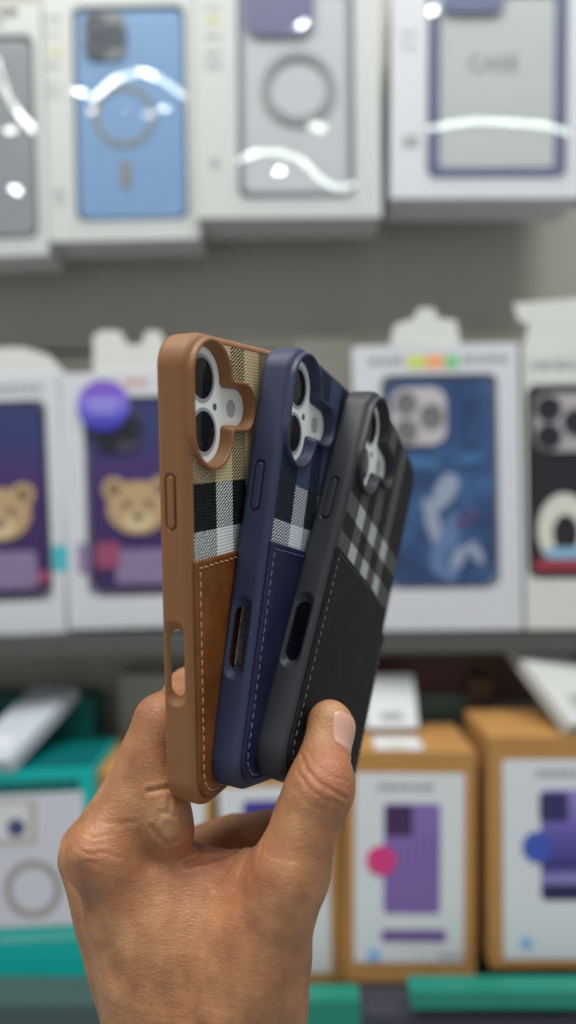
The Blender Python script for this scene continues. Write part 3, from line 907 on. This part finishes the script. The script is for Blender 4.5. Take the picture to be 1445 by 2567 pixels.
insert_mesh = sheet('insert_card', [(x, y) for x, y in rrect(-35.2, 35.2, -73, 73, 9, 7)], [], -3.2, -2.6)
def disc_mesh(name, c, r, z0, z1, dome=0.0, inner=0.0, n=48):
    V, F = [], []
    rings = [(r, z0), (r, z1)]
    if inner: rings += [(inner, z1), (inner, z0)]
    else: rings += [(r * k, z1 + dome * (1 - k*k)) for k in (.85, .6, .35, .12)]
    for rr_, z in rings:
        for i in range(n):
            a = 2*math.pi*i/n; V.append((c[0] + rr_*math.cos(a), c[1] + rr_*math.sin(a), z))
    for k in range(len(rings) - 1):
        for i in range(n):
            j = (i+1) % n; F.append((k*n + i, k*n + j, (k+1)*n + j, (k+1)*n + i))
    if inner:
        for i in range(n):
            j = (i+1) % n; F.append(((len(rings)-1)*n + i, (len(rings)-1)*n + j, j, i))
    else: F.append(tuple((len(rings)-1)*n + i for i in range(n)))
    me = bpy.data.meshes.new(name); me.from_pydata([tuple(p) for p in mm(V)], [], F)
    return me
L1, L2 = (UC - .6, VC + 8.3), (UC, VC - 8.3)
lens_meshes = [disc_mesh('camera_lens', c, 6.45, -3.0, -2.55, .2) for c in (L1, L2)]
rim_meshes = [disc_mesh('lens_rim', c, 7.55, -3.0, -2.45, 0, 6.45) for c in (L1, L2)]
flash_mesh = disc_mesh('flash_light', (UC + 17.1, VC - .4), 2.95, -3.0, -2.5, .1)
mic_mesh = disc_mesh('microphone_hole', (UC + 6.8, VC - .3), 1.15, -3.0, -2.5)

# --- materials of a case
def rubber(name, rgb, rough=.5, spec=.42):
    t = NT(name); c = srgb(*rgb); o = t.obj()
    n = t.noise(o, 22, 4); g = t.noise(o, 900, 2)
    mp = t.node('ShaderNodeMapping'); t.l.new(o, mp.inputs[0]); mp.inputs['Scale'].default_value = (260, 8, 260)
    st = t.noise(mp.outputs[0], 1.0, 3)
    vo = t.node('ShaderNodeTexVoronoi'); t.l.new(o, vo.inputs['Vector']); vo.inputs['Scale'].default_value = 190
    dust = t.math('LESS_THAN', vo.outputs['Distance'], .055)
    col = t.mix(n, tuple(x*.88 for x in c), tuple(x*1.12 for x in c)); n3 = t.noise(o, 60, 5, .7)
    col = t.mix(t.math('MULTIPLY', dust, .11), col, (.6, .58, .55))
    h = t.math('ADD', t.math('MULTIPLY', g, .5), t.math('MULTIPLY', st, .5))
    t.set(color=col, rough=t.math('ADD', rough - .17, t.math('ADD', t.math('MULTIPLY', st, .12), t.math('MULTIPLY', n3, .24))), spec=spec, normal=t.bump(h, .25, .00006))
    return t.m
def leather(name, lo, hi, rough, spec=.4):
    t = NT(name); o = t.obj()
    n = t.noise(o, 38, 5, .6); n2 = t.noise(o, 140, 4, .65)
    vo = t.node('ShaderNodeTexVoronoi'); t.l.new(o, vo.inputs['Vector']); vo.inputs['Scale'].default_value = 700
    col = t.ramp(t.math('ADD', t.math('MULTIPLY', n, .65), t.math('MULTIPLY', n2, .35)), [(.3, srgb(*lo)), (.7, srgb(*hi))])
    h = t.math('ADD', t.math('MULTIPLY', vo.outputs['Distance'], .5), n2)
    t.set(color=col, rough=t.math('ADD', rough - .08, t.math('MULTIPLY', n2, .18)), spec=spec, normal=t.bump(h, .5, .00034))
    return t.m
def weave(name, cols, rows, off=None):
    """woven check. cols: u ranges of the pale warp bands; rows: list of (v limit, weft colour, warp band colour, warp ground colour) from the top"""
    t = NT(name); o = t.obj(); s = t.node('ShaderNodeSeparateXYZ'); t.l.new(o, s.inputs[0])
    u = t.math('MULTIPLY', s.outputs[0], 1000); v = t.math('SUBTRACT', t.math('MULTIPLY', s.outputs[1], 1000), 75.5)
    wob = t.math('MULTIPLY', t.math('SUBTRACT', t.noise(o, 500, 2), .5), .5)
    uu = t.math('ADD', u, wob); vv = t.math('ADD', v, wob)
    band = 0.0
    for a, b in cols:
        k = t.math('LESS_THAN', t.math('ABSOLUTE', t.math('SUBTRACT', uu, (a + b)/2)), (b - a)/2)
        band = k if band == 0.0 else t.math('ADD', band, k, True)
    weft = None
    for row in reversed(rows):
        lim, wf, wb, wg = row[:4]
        if off: wf = t.mix(band, row[4], wf)
        if weft is None: weft, wbc, wgc = wf, wb, wg
        else:
            k = t.math('GREATER_THAN', vv, lim)
            weft = t.mix(k, weft, wf); wbc = t.mix(k, wbc, wb); wgc = t.mix(k, wgc, wg)
    warp = t.mix(band, wgc, wbc)
    # twill: diagonal floats, broken into thread-long pieces
    ph = t.math('ADD', t.math('MULTIPLY', u, 1/1.9), t.math('MULTIPLY', v, -1/1.2))
    ph = t.math('ADD', ph, t.math('MULTIPLY', wob, 1.1))
    sel = t.math('GREATER_THAN', t.math('FRACT', ph), .5)
    thr = t.math('SINE', t.math('MULTIPLY', v, 2*math.pi/1.05)); thu = t.math('SINE', t.math('MULTIPLY', u, 2*math.pi/.7))
    col = t.mix(sel, warp, weft)
    shade = t.math('ADD', .92, t.math('MULTIPLY', t.noise(o, 1600, 2), .16))
    mul = t.node('ShaderNodeMix', data_type='RGBA', blend_type='MULTIPLY'); mul.inputs[0].default_value = 1
    # pale specks at the thread tips, and rib shading mixed in as dark lines
    vo = t.node('ShaderNodeTexVoronoi'); mpv = t.node('ShaderNodeMapping'); t.l.new(o, mpv.inputs[0]); mpv.inputs['Scale'].default_value = (620, 950, 620)
    t.l.new(mpv.outputs[0], vo.inputs['Vector']); vo.inputs['Scale'].default_value = 1.0; vo.inputs['Randomness'].default_value = .2
    tip = t.math('LESS_THAN', vo.outputs['Distance'], .24)
    col = t.mix(t.math('MULTIPLY', tip, .045), col, (.75, .73, .70))
    rib = t.math('LESS_THAN', thr, -.45)
    col = t.mix(t.math('MULTIPLY', rib, .30), col, (.02, .02, .022))
    t.l.new(col, mul.inputs[6]); t.l.new(shade, mul.inputs[7])
    h = t.math('ADD', t.math('MULTIPLY', thr, .5), t.math('ADD', t.math('MULTIPLY', thu, .25), t.math('MULTIPLY', sel, .6)))
    t.set(color=mul.outputs[2], rough=.66, spec=.16, normal=t.bump(h, .5, .00012))
    return t.m
def thread(name, rgb):
    return paint(name, rgb, .6, .15, 900, .25)

CHECK = [(-21.6, -11.2), (-2.0, 8.4), (18.0, 28.4)]
cream, white, blk = srgb(212, 190, 146), srgb(232, 238, 234), srgb(14, 14, 16)
nvd, nvm, nvw = srgb(24, 27, 44), srgb(92, 104, 132), srgb(216, 224, 228)
g1, g0 = srgb(186, 192, 187), srgb(33, 32, 34)
g2 = srgb(122, 121, 117)
BLK_ROWS = [(28.5, g0, g2, g0, g0), (20.4, g1, g1, g0, g2), (12.6, g0, g2, g0, g0), (4.6, g1, g1, g0, g2), (-90, g0, g2, g0, g0)]
KIT = {
 'brown': dict(frame=rubber('brown_rubber', (140, 95, 58)), fab=weave('brown_check', CHECK, [(29.2, cream, cream, blk), (14.2, blk, white, blk), (-90, white, white, blk)]),
    leather=leather('brown_leather', (84, 46, 15), (138, 82, 33), .31), thread=thread('tan_thread', (206, 168, 116)),
    label='brown phone case with beige plaid fabric and tan leather card pocket'),
 'navy': dict(frame=rubber('navy_rubber', (46, 53, 80)), fab=weave('navy_check', CHECK, [(27.3, srgb(38, 44, 70), srgb(84, 98, 132), nvd), (13.5, srgb(30, 30, 44), nvw, srgb(30, 30, 44)), (-90, nvw, nvw, srgb(60, 66, 84))]),
    leather=leather('navy_leather', (23, 27, 52), (37, 42, 72), .36, .3), thread=thread('slate_thread', (104, 112, 146)),
    label='navy blue phone case with dark plaid, between the brown and black cases'),
 'black': dict(frame=rubber('charcoal_rubber', (50, 51, 56), .46, .3), fab=weave('grey_check', [(-23.1, -15.1), (-7.0, 1.0), (9.8, 17.8)], BLK_ROWS, True),
    leather=leather('black_leather', (21, 21, 23), (31, 31, 33), .5, .14), thread=thread('grey_thread', (98, 98, 98)),
    label='charcoal black phone case with grey check squares under the thumb'),
}
foam_mesh = sheet('foam_liner', [(x, y) for x, y in rrect(-31.2, 34, -72, 72, 8, 5)], [], -9.7, -9.1)
ft = NT('grey_foam'); fo = ft.obj(); ft.set(color=ft.ramp(ft.noise(fo, 700, 3), [(.35, srgb(112, 110, 112)), (.7, srgb(186, 184, 186))]), rough=.7); foam_m = ft.m
insert_m = paint('insert_paper', (240, 241, 236), .5, .02)
t = NT('lens_print'); oo = t.obj()
t.set(color=(.008, .008, .009), rough=.08, spec=.32); lens_m = t.m
rim_m = paint('lens_rim_grey', (158, 160, 168), .35, .04)
flash_m = paint('flash_grey', (178, 176, 180), .4, .05, 300)
mic_m = paint('microphone_grey', (88, 94, 94), .5)

def child(mesh, mat, parent, copy=False):
    me = mesh.copy() if copy else mesh
    me.materials.clear(); me.materials.append(mat)
    o = bpy.data.objects.new(mesh.name.split('.')[0], me); COL.objects.link(o); o.parent = parent
    return o
for key in ('brown', 'navy', 'black'):
    k = KIT[key]
    root = tag(empty('phone_case', pose_matrix(key)), k['label'], 'phone case', 'plaid phone cases held in the hand')
    child(frame_mesh, k['frame'], root, True)
    child(button_mesh, k['frame'], root, True)
    child(fabric_mesh, k['fab'], root, True)
    pk = child(pocket_mesh, k['leather'], root, True)
    child(stitch_mesh, k['thread'], pk, True)
    ins = child(insert_mesh, insert_m, root, True)
    if key == 'navy': child(foam_mesh, foam_m, root)
    for lm, rm in zip(lens_meshes, rim_meshes):
        child(lm, lens_m, ins, True); child(rm, rim_m, ins, True)
    child(flash_mesh, flash_m, ins, True); child(mic_mesh, mic_m, ins, True)

# ================================================================== THE HAND
def J(px, py, Z):                   # joint seen at pixel, camera millimetres
    return np.array(((px - CX) * Z / FPX, (py - CY) * Z / FPX, Z))
def cone(P, a, b, ra, rb):
    """tapered capsule"""
    ba = b - a; L2 = ba @ ba
    t = np.clip(((P - a) @ ba) / L2, 0, 1)
    return np.linalg.norm(P - a - t[:, None] * ba, axis=1) - (ra + (rb - ra) * t)
def ell(P, c, r):
    q = (P - c) / np.asarray(r); k = np.linalg.norm(q, axis=1)
    return (k - 1) * min(r)
WB = np.array(POSES['brown'][1]); WK = np.array(POSES['black'][1])
TB = np.array(POSES['brown'][0])
Wd = WB[:, 0]                        # direction the cases run away from the camera

I0 = J(280, 2136, 241); I1 = J(410, 1808, 246); I2 = I1 + Wd*25 + np.array((0, -3.0, 0)); I3 = I2 + Wd*21 + np.array((0, 2, 0))
M0 = J(232, 2138, 263); M1 = I1 + Wd*20 + np.array((-2.5, -2, 6)); M2 = M1 + Wd*24; M3 = M2 + Wd*18
R0 = J(300, 2190, 284); R1 = J(430, 2150, 292); R2 = J(590, 2100, 287); R3 = J(760, 2062, 277)
L0 = J(340, 2250, 298); L1h = J(470, 2215, 302); L2h = J(640, 2190, 292); L3 = J(745, 2165, 284)
T0 = J(640, 2420, 232); T1 = J(728, 2180, 226); T2 = J(801, 1975, 227); T3 = J(829, 1826, 239)
Wc = (J(415, 2640, 240), J(590, 2640, 238))

def hand_sdf(P):
    # back of the hand, wrist and forearm
    b = cone(P, I0, J(432, 2560, 240), 12.0, 21)
    b = smin(b, cone(P, M0, J(405, 2560, 254), 12.2, 20), 5)
    b = smin(b, cone(P, R0, J(440, 2560, 268), 12, 18), 9)
    b = smin(b, cone(P, L0, J(480, 2560, 274), 11, 17), 9)
    b = smin(b, cone(P, J(470, 2540, 243), J(492, 2950, 242), 22, 23), 12)
    b = smin(b, cone(P, J(580, 2520, 240), J(545, 2950, 240), 20.5, 22), 12)
    b = smin(b, cone(P, T0, J(590, 2600, 238), 15.5, 20), 10)
    # muscle between thumb and index, web
    b = smin(b, cone(P, J(455, 2290, 243), J(560, 2460, 240), 14, 19), 14)
    b = smin(b, cone(P, J(600, 2310, 238), J(600, 2480, 238), 13.5, 18), 12)
    th = cone(P, T0, T1, 15.0, 11.8)
    b = smin(b, th, 9)
    b = smin(b, cone(P, J(420, 2165, 244), J(530, 2200, 243), 8.5, 8.0), 7)
    b = smin(b, cone(P, J(530, 2205, 243), J(660, 2190, 234), 7.5, 8.0), 7)
    b = smin(b, cone(P, J(420, 2180, 262), J(520, 2330, 262), 11, 16), 10)      # palm behind the web
    # thumb
    b = smin(b, cone(P, T1, T2, 11.6, 9.9), 4)
    b = smin(b, cone(P, T2, T3, 9.6, 6.9), 3)
    b = smin(b, ell(P, T3 + (T3 - T2)*.06, (7.3, 8.4, 7.3)), 4)
    b = smin(b, ell(P, J(835, 1968, 224), (6.0, 7.5, 6.0)), 6)                    # thumb knuckle
    # index finger
    b = smin(b, cone(P, I0, I1, 11.4, 9.3), 5)
    b = smin(b, ell(P, J(238, 2140, 233), (8, 9.5, 8)), 8)                        # index knuckle
    f = cone(P, I1, I2, 9.2, 8.2); f = smin(f, cone(P, I2, I3, 8.0, 7.0), 2)
    b = smin(b, f, 2.5)
    b = smin(b, ell(P, J(398, 1955, 240), (5.5, 7.5, 6)), 5)                      # soft pad pressed out beside the case
    # middle, ring and little fingers
    f = cone(P, M0, M1, 11, 9.4); f = smin(f, cone(P, M1, M2, 9.2, 8.3), 2); f = smin(f, cone(P, M2, M3, 8.1, 7), 2)
    b = smin(b, f, 1.5)
    f = cone(P, R0, R1, 11.5, 9.6); f = smin(f, cone(P, R1, R2, 9.4, 8.6), 2); f = smin(f, cone(P, R2, R3, 8.4, 7), 2)
    b = smin(b, f, 1.5)
    f = cone(P, L0, L1h, 10.5, 8.6); f = smin(f, cone(P, L1h, L2h, 8.4, 7.6), 2); f = smin(f, cone(P, L2h, L3, 7.4, 6.2), 2)
    b = smin(b, f, 1.5)
    # folded skin at the root of the index finger
    for (x, y, Z, r) in ((414, 2008, 239, 6.8), (416, 2050, 239, 7.2), (428, 2088, 240, 6.0)):
        b = smin(b, np.linalg.norm(P - J(x, y, Z), axis=1) - r, 7.0)
    return np.maximum(b, P[:, 1] - 188.0)

lo = np.array((-82, 38, 205.)); hi = np.array((48, 192, 322.))
V, F = surface_nets(hand_sdf, lo, hi, .66)
# cut the forearm well below the frame: open end is out of view but capped
N = grad(hand_sdf, V); N /= np.linalg.norm(N, axis=1, keepdims=True)

def on_skin(px, py):
    """first point of the skin on the line of sight of a pixel"""
    d = J(px, py, 1.0); d /= np.linalg.norm(d); t = 195.0
    for _ in range(80):
        s = hand_sdf((d * t)[None])[0]
        t += s * .8
        if abs(s) < .02: break
    return d * t
def polyline(px):
    pts = []
    for (a, b) in zip(px[:-1], px[1:]):
        for q in np.linspace(0, 1, 4)[:-1]: pts.append((a[0] + (b[0]-a[0])*q, a[1] + (b[1]-a[1])*q))
    pts.append(px[-1])
    return np.array([on_skin(*p) for p in pts])
disp = np.zeros(len(V))
def crease(px, depth, width, bulge=.35):
    C = polyline(px)
    m_ = np.all((V > C.min(0) - 8) & (V < C.max(0) + 8), axis=1)
    Q = V[m_]; d = np.full(len(Q), 1e9)
    for a, b in zip(C[:-1], C[1:]):
        ba = b - a; L2 = ba @ ba
        if L2 < 1e-6 or L2 > 400: continue
        t_ = np.clip(((Q - a) @ ba) / L2, 0, 1)
        d = np.minimum(d, np.linalg.norm(Q - a - t_[:, None]*ba, axis=1))
    disp[m_] += -depth * np.exp(-(d/width)**2) + bulge*depth * np.exp(-((d - 2.2*width)/(1.2*width))**2)
CREASES = [
  # thumb joint wrinkles
  ([(758, 1896), (770, 1930), (800, 1962), (838, 1985), (874, 2004)], .42, .55), ([(768, 1880), (790, 1915), (830, 1945), (876, 1958)], .14, .5),
  ([(748, 1935), (775, 1975), (815, 2005), (862, 2020)], .26, .5), ([(740, 1975), (770, 2012), (815, 2037), (850, 2042)], .12, .5), ([(780, 1950), (805, 1975), (822, 1992)], .12, .45),
  ([(800, 1905), (835, 1915), (868, 1935)], .12, .45), ([(795, 1880), (830, 1886), (864, 1902)], .08, .45), ([(770, 1905), (762, 1940), (768, 1975)], .1, .45),
  # folds at the root of the index finger
  ([(372, 1984), (396, 1979), (426, 1974)], .75, .7), ([(396, 2060), (404, 2034), (420, 2036)], .3, .6), ([(424, 2006), (422, 2034), (436, 2046)], .3, .6),
  ([(384, 2072), (402, 2098), (422, 2110), (446, 2104)], .6, .8), ([(420, 2062), (440, 2066)], .25, .6),
  # web fold
  ([(470, 2166), (500, 2160), (540, 2150), (580, 2140), (600, 2130)], 1.2, 1.1), ([(452, 2150), (480, 2140)], .5, .8), ([(500, 2128), (500, 2150)], .3, .6), ([(540, 2125), (530, 2150)], .3, .6),
  ([(630, 2130), (612, 2160), (600, 2190)], .35, .8), ([(660, 2110), (650, 2150), (628, 2200)], .25, .8), ([(590, 2150), (560, 2190), (540, 2230)], .3, .9),
  # index knuckle
  ([(190, 2120), (222, 2142), (262, 2138), (300, 2150)], .22, .6), ([(196, 2168), (224, 2160), (262, 2172)], .16, .5), ([(205, 2085), (235, 2100), (280, 2092)], .14, .5), ([(190, 2195), (222, 2190), (240, 2205)], .14, .5), ([(232, 2100), (244, 2140), (240, 2180)], .1, .5),
  ([(258, 2060), (300, 2066), (340, 2060)], .2, .7),
  # tendon and groove lines on the back of the hand
  ([(200, 2190), (230, 2260), (260, 2350), (285, 2450)], .9, 3.0), ([(560, 2500), (620, 2350), (680, 2230)], .6, 4.0),
]
for px, dp, wd in CREASES: crease(px, dp, wd)
def lump(px, py, r, hgt):
    c = on_skin(px, py); d = np.linalg.norm(V - c, axis=1); disp[:] += hgt * np.exp(-(d/r)**2)
lump(412, 2006, 3.0, .9); lump(438, 2022, 2.6, .8); lump(412, 2052, 2.8, .8); lump(438, 2054, 2.4, .6); lump(426, 2088, 3.0, .8); lump(330, 2200, 9, .8); lump(480, 2330, 16, 1.2); lump(690, 2290, 12, .8); lump(370, 1900, 8, .5)
# slow unevenness
for k in range(10):
    kv = rng.normal(size=3) * .16; disp += .10 * np.sin(V @ kv + rng.uniform(0, 6.28))
# thumb nail: a curved plate lying on the far side of the thumb tip, facing the right
ax = (T3 - T2) / np.linalg.norm(T3 - T2)
nrm = np.array(WK[:, 2]); nrm = nrm + np.array((-.12, 0, -.34)); nrm = nrm - ax * (nrm @ ax); nrm /= np.linalg.norm(nrm)
side = np.cross(ax, nrm)
tl_ = math.radians(16); nail_ax = ax*math.cos(tl_) - side*math.sin(tl_) * np.sign((side @ np.array((1.0, 0, 0))))
def hit(o_, d_):
    t_ = 2.0
    for _ in range(60):
        s = hand_sdf((o_ + d_*t_)[None])[0]
        t_ -= s * .9
        if abs(s) < .01: break
    return o_ + d_*t_
nu, nv = 25, 25
NV = []
cen = T3 - ax * 2.0
for i in range(nu):
    a = (i/(nu-1) - .5) * 2
    for j in range(nv):
        b = (j/(nv-1) - .5) * 2
        # squircle outline
        k = (abs(a)**4 + abs(b)**4)**.25; m_ = max(abs(a), abs(b)); q = m_/k if k > 1e-6 else 1
        aa, bb = a*q, b*q
        ang = aa * .88
        o_ = cen + nail_ax * (bb * 6.0)
        d_ = nrm*math.cos(ang) + side*math.sin(ang)
        p = hit(o_, d_)
        edge_ = max(abs(aa), abs(bb))
        NV.append(p + d_ * (.16 - .34 * max(0, (edge_ - .82)/.18)**1.5))
NV = np.array(NV)
_e = np.arange(nu*nv).reshape(nu, nv); rim = np.unique(np.r_[_e[0], _e[-1], _e[:, 0], _e[:, -1]])
near_ = np.where(np.linalg.norm(V - cen, axis=1) < 16)[0]
dall = np.linalg.norm(V[near_][:, None] - NV[None], axis=2)
drim = dall[:, rim].min(1); isin = ~np.isin(dall.argmin(1), rim)
disp[near_] += np.where(isin, -.18, .30 * np.exp(-((drim - .55)/.6)**2))      # the nail sits in a fold of skin
V2 = V + N * disp[:, None]
# natural colour zones of the skin: redder folds and joints, paler pressed tip
red = np.zeros(len(V)); pale = np.zeros(len(V))
for (px, py, r, a) in ((535, 2140, 9, 1.0), (835, 1935, 9, .75), (640, 2130, 8, .5), (600, 2200, 12, .35), (405, 1900, 10, .35), (240, 2140, 11, .55), (410, 1780, 11, .5), (860, 1850, 7, .4), (470, 2120, 8, .6), (700, 2250, 14, .2)):
    red += a * np.exp(-(np.linalg.norm(V - on_skin(px, py), axis=1)/r)**2)
for (px, py, r, a) in ((838, 1785, 5.5, .9), (790, 1850, 6, .4), (420, 2010, 6, .45), (425, 2070, 6, .45), (448, 2050, 5, .4)):
    pale += a * np.exp(-(np.linalg.norm(V - on_skin(px, py), axis=1)/r)**2)
base = J(515, 2760, 240)
def to_world(P): return np.stack([P[:, 0], P[:, 2], -P[:, 1]], 1) / 1000 + np.array((0, 0, CAMZ))
origin = to_world(base[None])[0]
hm = bpy.data.meshes.new('hand')
hm.from_pydata([tuple(p) for p in to_world(V2) - origin], [], [tuple(q) for q in F])
hm.polygons.foreach_set('use_smooth', np.ones(len(F), dtype=bool))
for nm, ar in (('redness', np.clip(red, 0, 1)), ('paleness', np.clip(pale, 0, 1))):
    at_ = hm.attributes.new(nm, 'FLOAT', 'POINT'); at_.data.foreach_set('value', ar.astype(np.float32))
hand = bpy.data.objects.new('hand', hm); COL.objects.link(hand); hand.location = Vector(origin)
tag(hand, 'bare left hand and wrist pinching the three phone cases from below', 'hand')

def skin_material():
    t = NT('skin'); o = t.obj()
    big = t.noise(o, 30, 4, .6); mid = t.noise(o, 120, 4, .6); fine = t.noise(o, 900, 3)
    col = t.ramp(t.math('ADD', t.math('MULTIPLY', big, .6), t.math('MULTIPLY', mid, .4)), [(.32, srgb(142, 96, 64)), (.5, srgb(170, 119, 79)), (.7, srgb(192, 143, 101))])
    ra = t.node('ShaderNodeAttribute'); ra.attribute_name = 'redness'
    pa = t.node('ShaderNodeAttribute'); pa.attribute_name = 'paleness'
    col = t.mix(t.math('MULTIPLY', ra.outputs['Fac'], .55), col, srgb(180, 102, 78))
    col = t.mix(t.math('MULTIPLY', pa.outputs['Fac'], .6), col, srgb(204, 158, 118))
    blot = t.ramp(t.noise(o, 75, 5, .65), [(.5, (0, 0, 0)), (.68, (1, 1, 1))])
    col = t.mix(t.math('MULTIPLY', blot, .34), col, srgb(168, 96, 70))
    # follicles: sparse small dark points on the lower part
    vo = t.node('ShaderNodeTexVoronoi'); t.l.new(o, vo.inputs['Vector']); vo.inputs['Scale'].default_value = 330; vo.inputs['Randomness'].default_value = .9
    s = t.node('ShaderNodeSeparateXYZ'); t.l.new(o, s.inputs[0])
    low = t.math('SUBTRACT', 1.0, t.math('MULTIPLY', t.math('SUBTRACT', s.outputs[2], .036), 32), True)
    pore = t.math('MULTIPLY', t.math('LESS_THAN', vo.outputs['Distance'], .16), low)
    col = t.mix(t.math('MULTIPLY', pore, .65), col, srgb(120, 72, 44))
    # fine skin relief: criss-cross lines and stretched furrows
    v1 = t.node('ShaderNodeTexVoronoi', feature='DISTANCE_TO_EDGE'); v1.inputs['Scale'].default_value = 880
    mp = t.node('ShaderNodeMapping'); t.l.new(o, mp.inputs[0]); mp.inputs['Scale'].default_value = (.75, 1, 1.25); mp.inputs['Rotation'].default_value = (0, .25, 0)
    wv = t.node('ShaderNodeVectorMath', operation='ADD'); nn = t.node('ShaderNodeTexNoise'); t.l.new(o, nn.inputs['Vector']); nn.inputs['Scale'].default_value = 160
    sc_ = t.node('ShaderNodeVectorMath', operation='SCALE'); t.l.new(nn.outputs['Color'], sc_.inputs[0]); sc_.inputs['Scale'].default_value = .004
    t.l.new(mp.outputs[0], wv.inputs[0]); t.l.new(sc_.outputs[0], wv.inputs[1]); t.l.new(wv.outputs[0], v1.inputs['Vector'])
    cells = t.math('MINIMUM', v1.outputs['Distance'], .22)
    v2 = t.node('ShaderNodeTexVoronoi', feature='DISTANCE_TO_EDGE'); v2.inputs['Scale'].default_value = 300
    mp3 = t.node('ShaderNodeMapping'); t.l.new(wv.outputs[0], mp3.inputs[0]); mp3.inputs['Scale'].default_value = (.7, 1, 1.7); mp3.inputs['Rotation'].default_value = (0, -.35, 0)
    t.l.new(mp3.outputs[0], v2.inputs['Vector'])
    big_l = t.math('MINIMUM', v2.outputs['Distance'], .10)
    mp2 = t.node('ShaderNodeMapping'); t.l.new(o, mp2.inputs[0]); mp2.inputs['Scale'].default_value = (110, 110, 640); mp2.inputs['Rotation'].default_value = (0, .2, 0)
    fur = t.noise(mp2.outputs[0], 1.0, 3)
    h = t.math('ADD', t.math('ADD', t.math('MULTIPLY', cells, 2.0), t.math('MULTIPLY', big_l, 2.6)), t.math('ADD', t.math('MULTIPLY', fur, .9), t.math('MULTIPLY', fine, .25)))
    h = t.math('SUBTRACT', h, t.math('MULTIPLY', pore, .6))
    t.set(color=col, rough=t.math('ADD', .35, t.math('MULTIPLY', mid, .16)), spec=.45, normal=t.bump(h, .6, .00027))
    t.b.inputs['Subsurface Weight'].default_value = .22
    t.b.inputs['Subsurface Radius'].default_value = (1.0, .35, .18)
    t.b.inputs['Subsurface Scale'].default_value = .0025
    return t.m
hm.materials.append(skin_material())

kk = np.arange(nu*nv).reshape(nu, nv)
NF = np.stack([kk[:-1, :-1], kk[1:, :-1], kk[1:, 1:], kk[:-1, 1:]], -1).reshape(-1, 4)
NI = NV - nrm * .6
VV = np.concatenate([NV, NI]); n0 = nu*nv
FF = [tuple(q) for q in NF] + [tuple(i + n0 for i in q[::-1]) for q in NF]
bd = list(kk[:, 0]) + list(kk[-1, 1:]) + list(kk[::-1, -1][1:]) + list(kk[0, ::-1][1:-1])
FF += [(bd[i], bd[(i+1) % len(bd)], bd[(i+1) % len(bd)] + n0, bd[i] + n0) for i in range(len(bd))]
t = NT('nail'); oo = t.obj()
t.set(color=t.mix(t.noise(oo, 200, 3), srgb(196, 146, 126), srgb(214, 170, 152)), rough=.24, spec=.5)
t.b.inputs['Subsurface Weight'].default_value = .2; t.b.inputs['Subsurface Scale'].default_value = .0015
no = link_mesh('thumb_nail', to_world(VV) - origin, FF, t.m, hand, True)
bm = bmesh.new(); bm.from_mesh(no.data); bmesh.ops.recalc_face_normals(bm, faces=bm.faces); bm.to_mesh(no.data); bm.free()
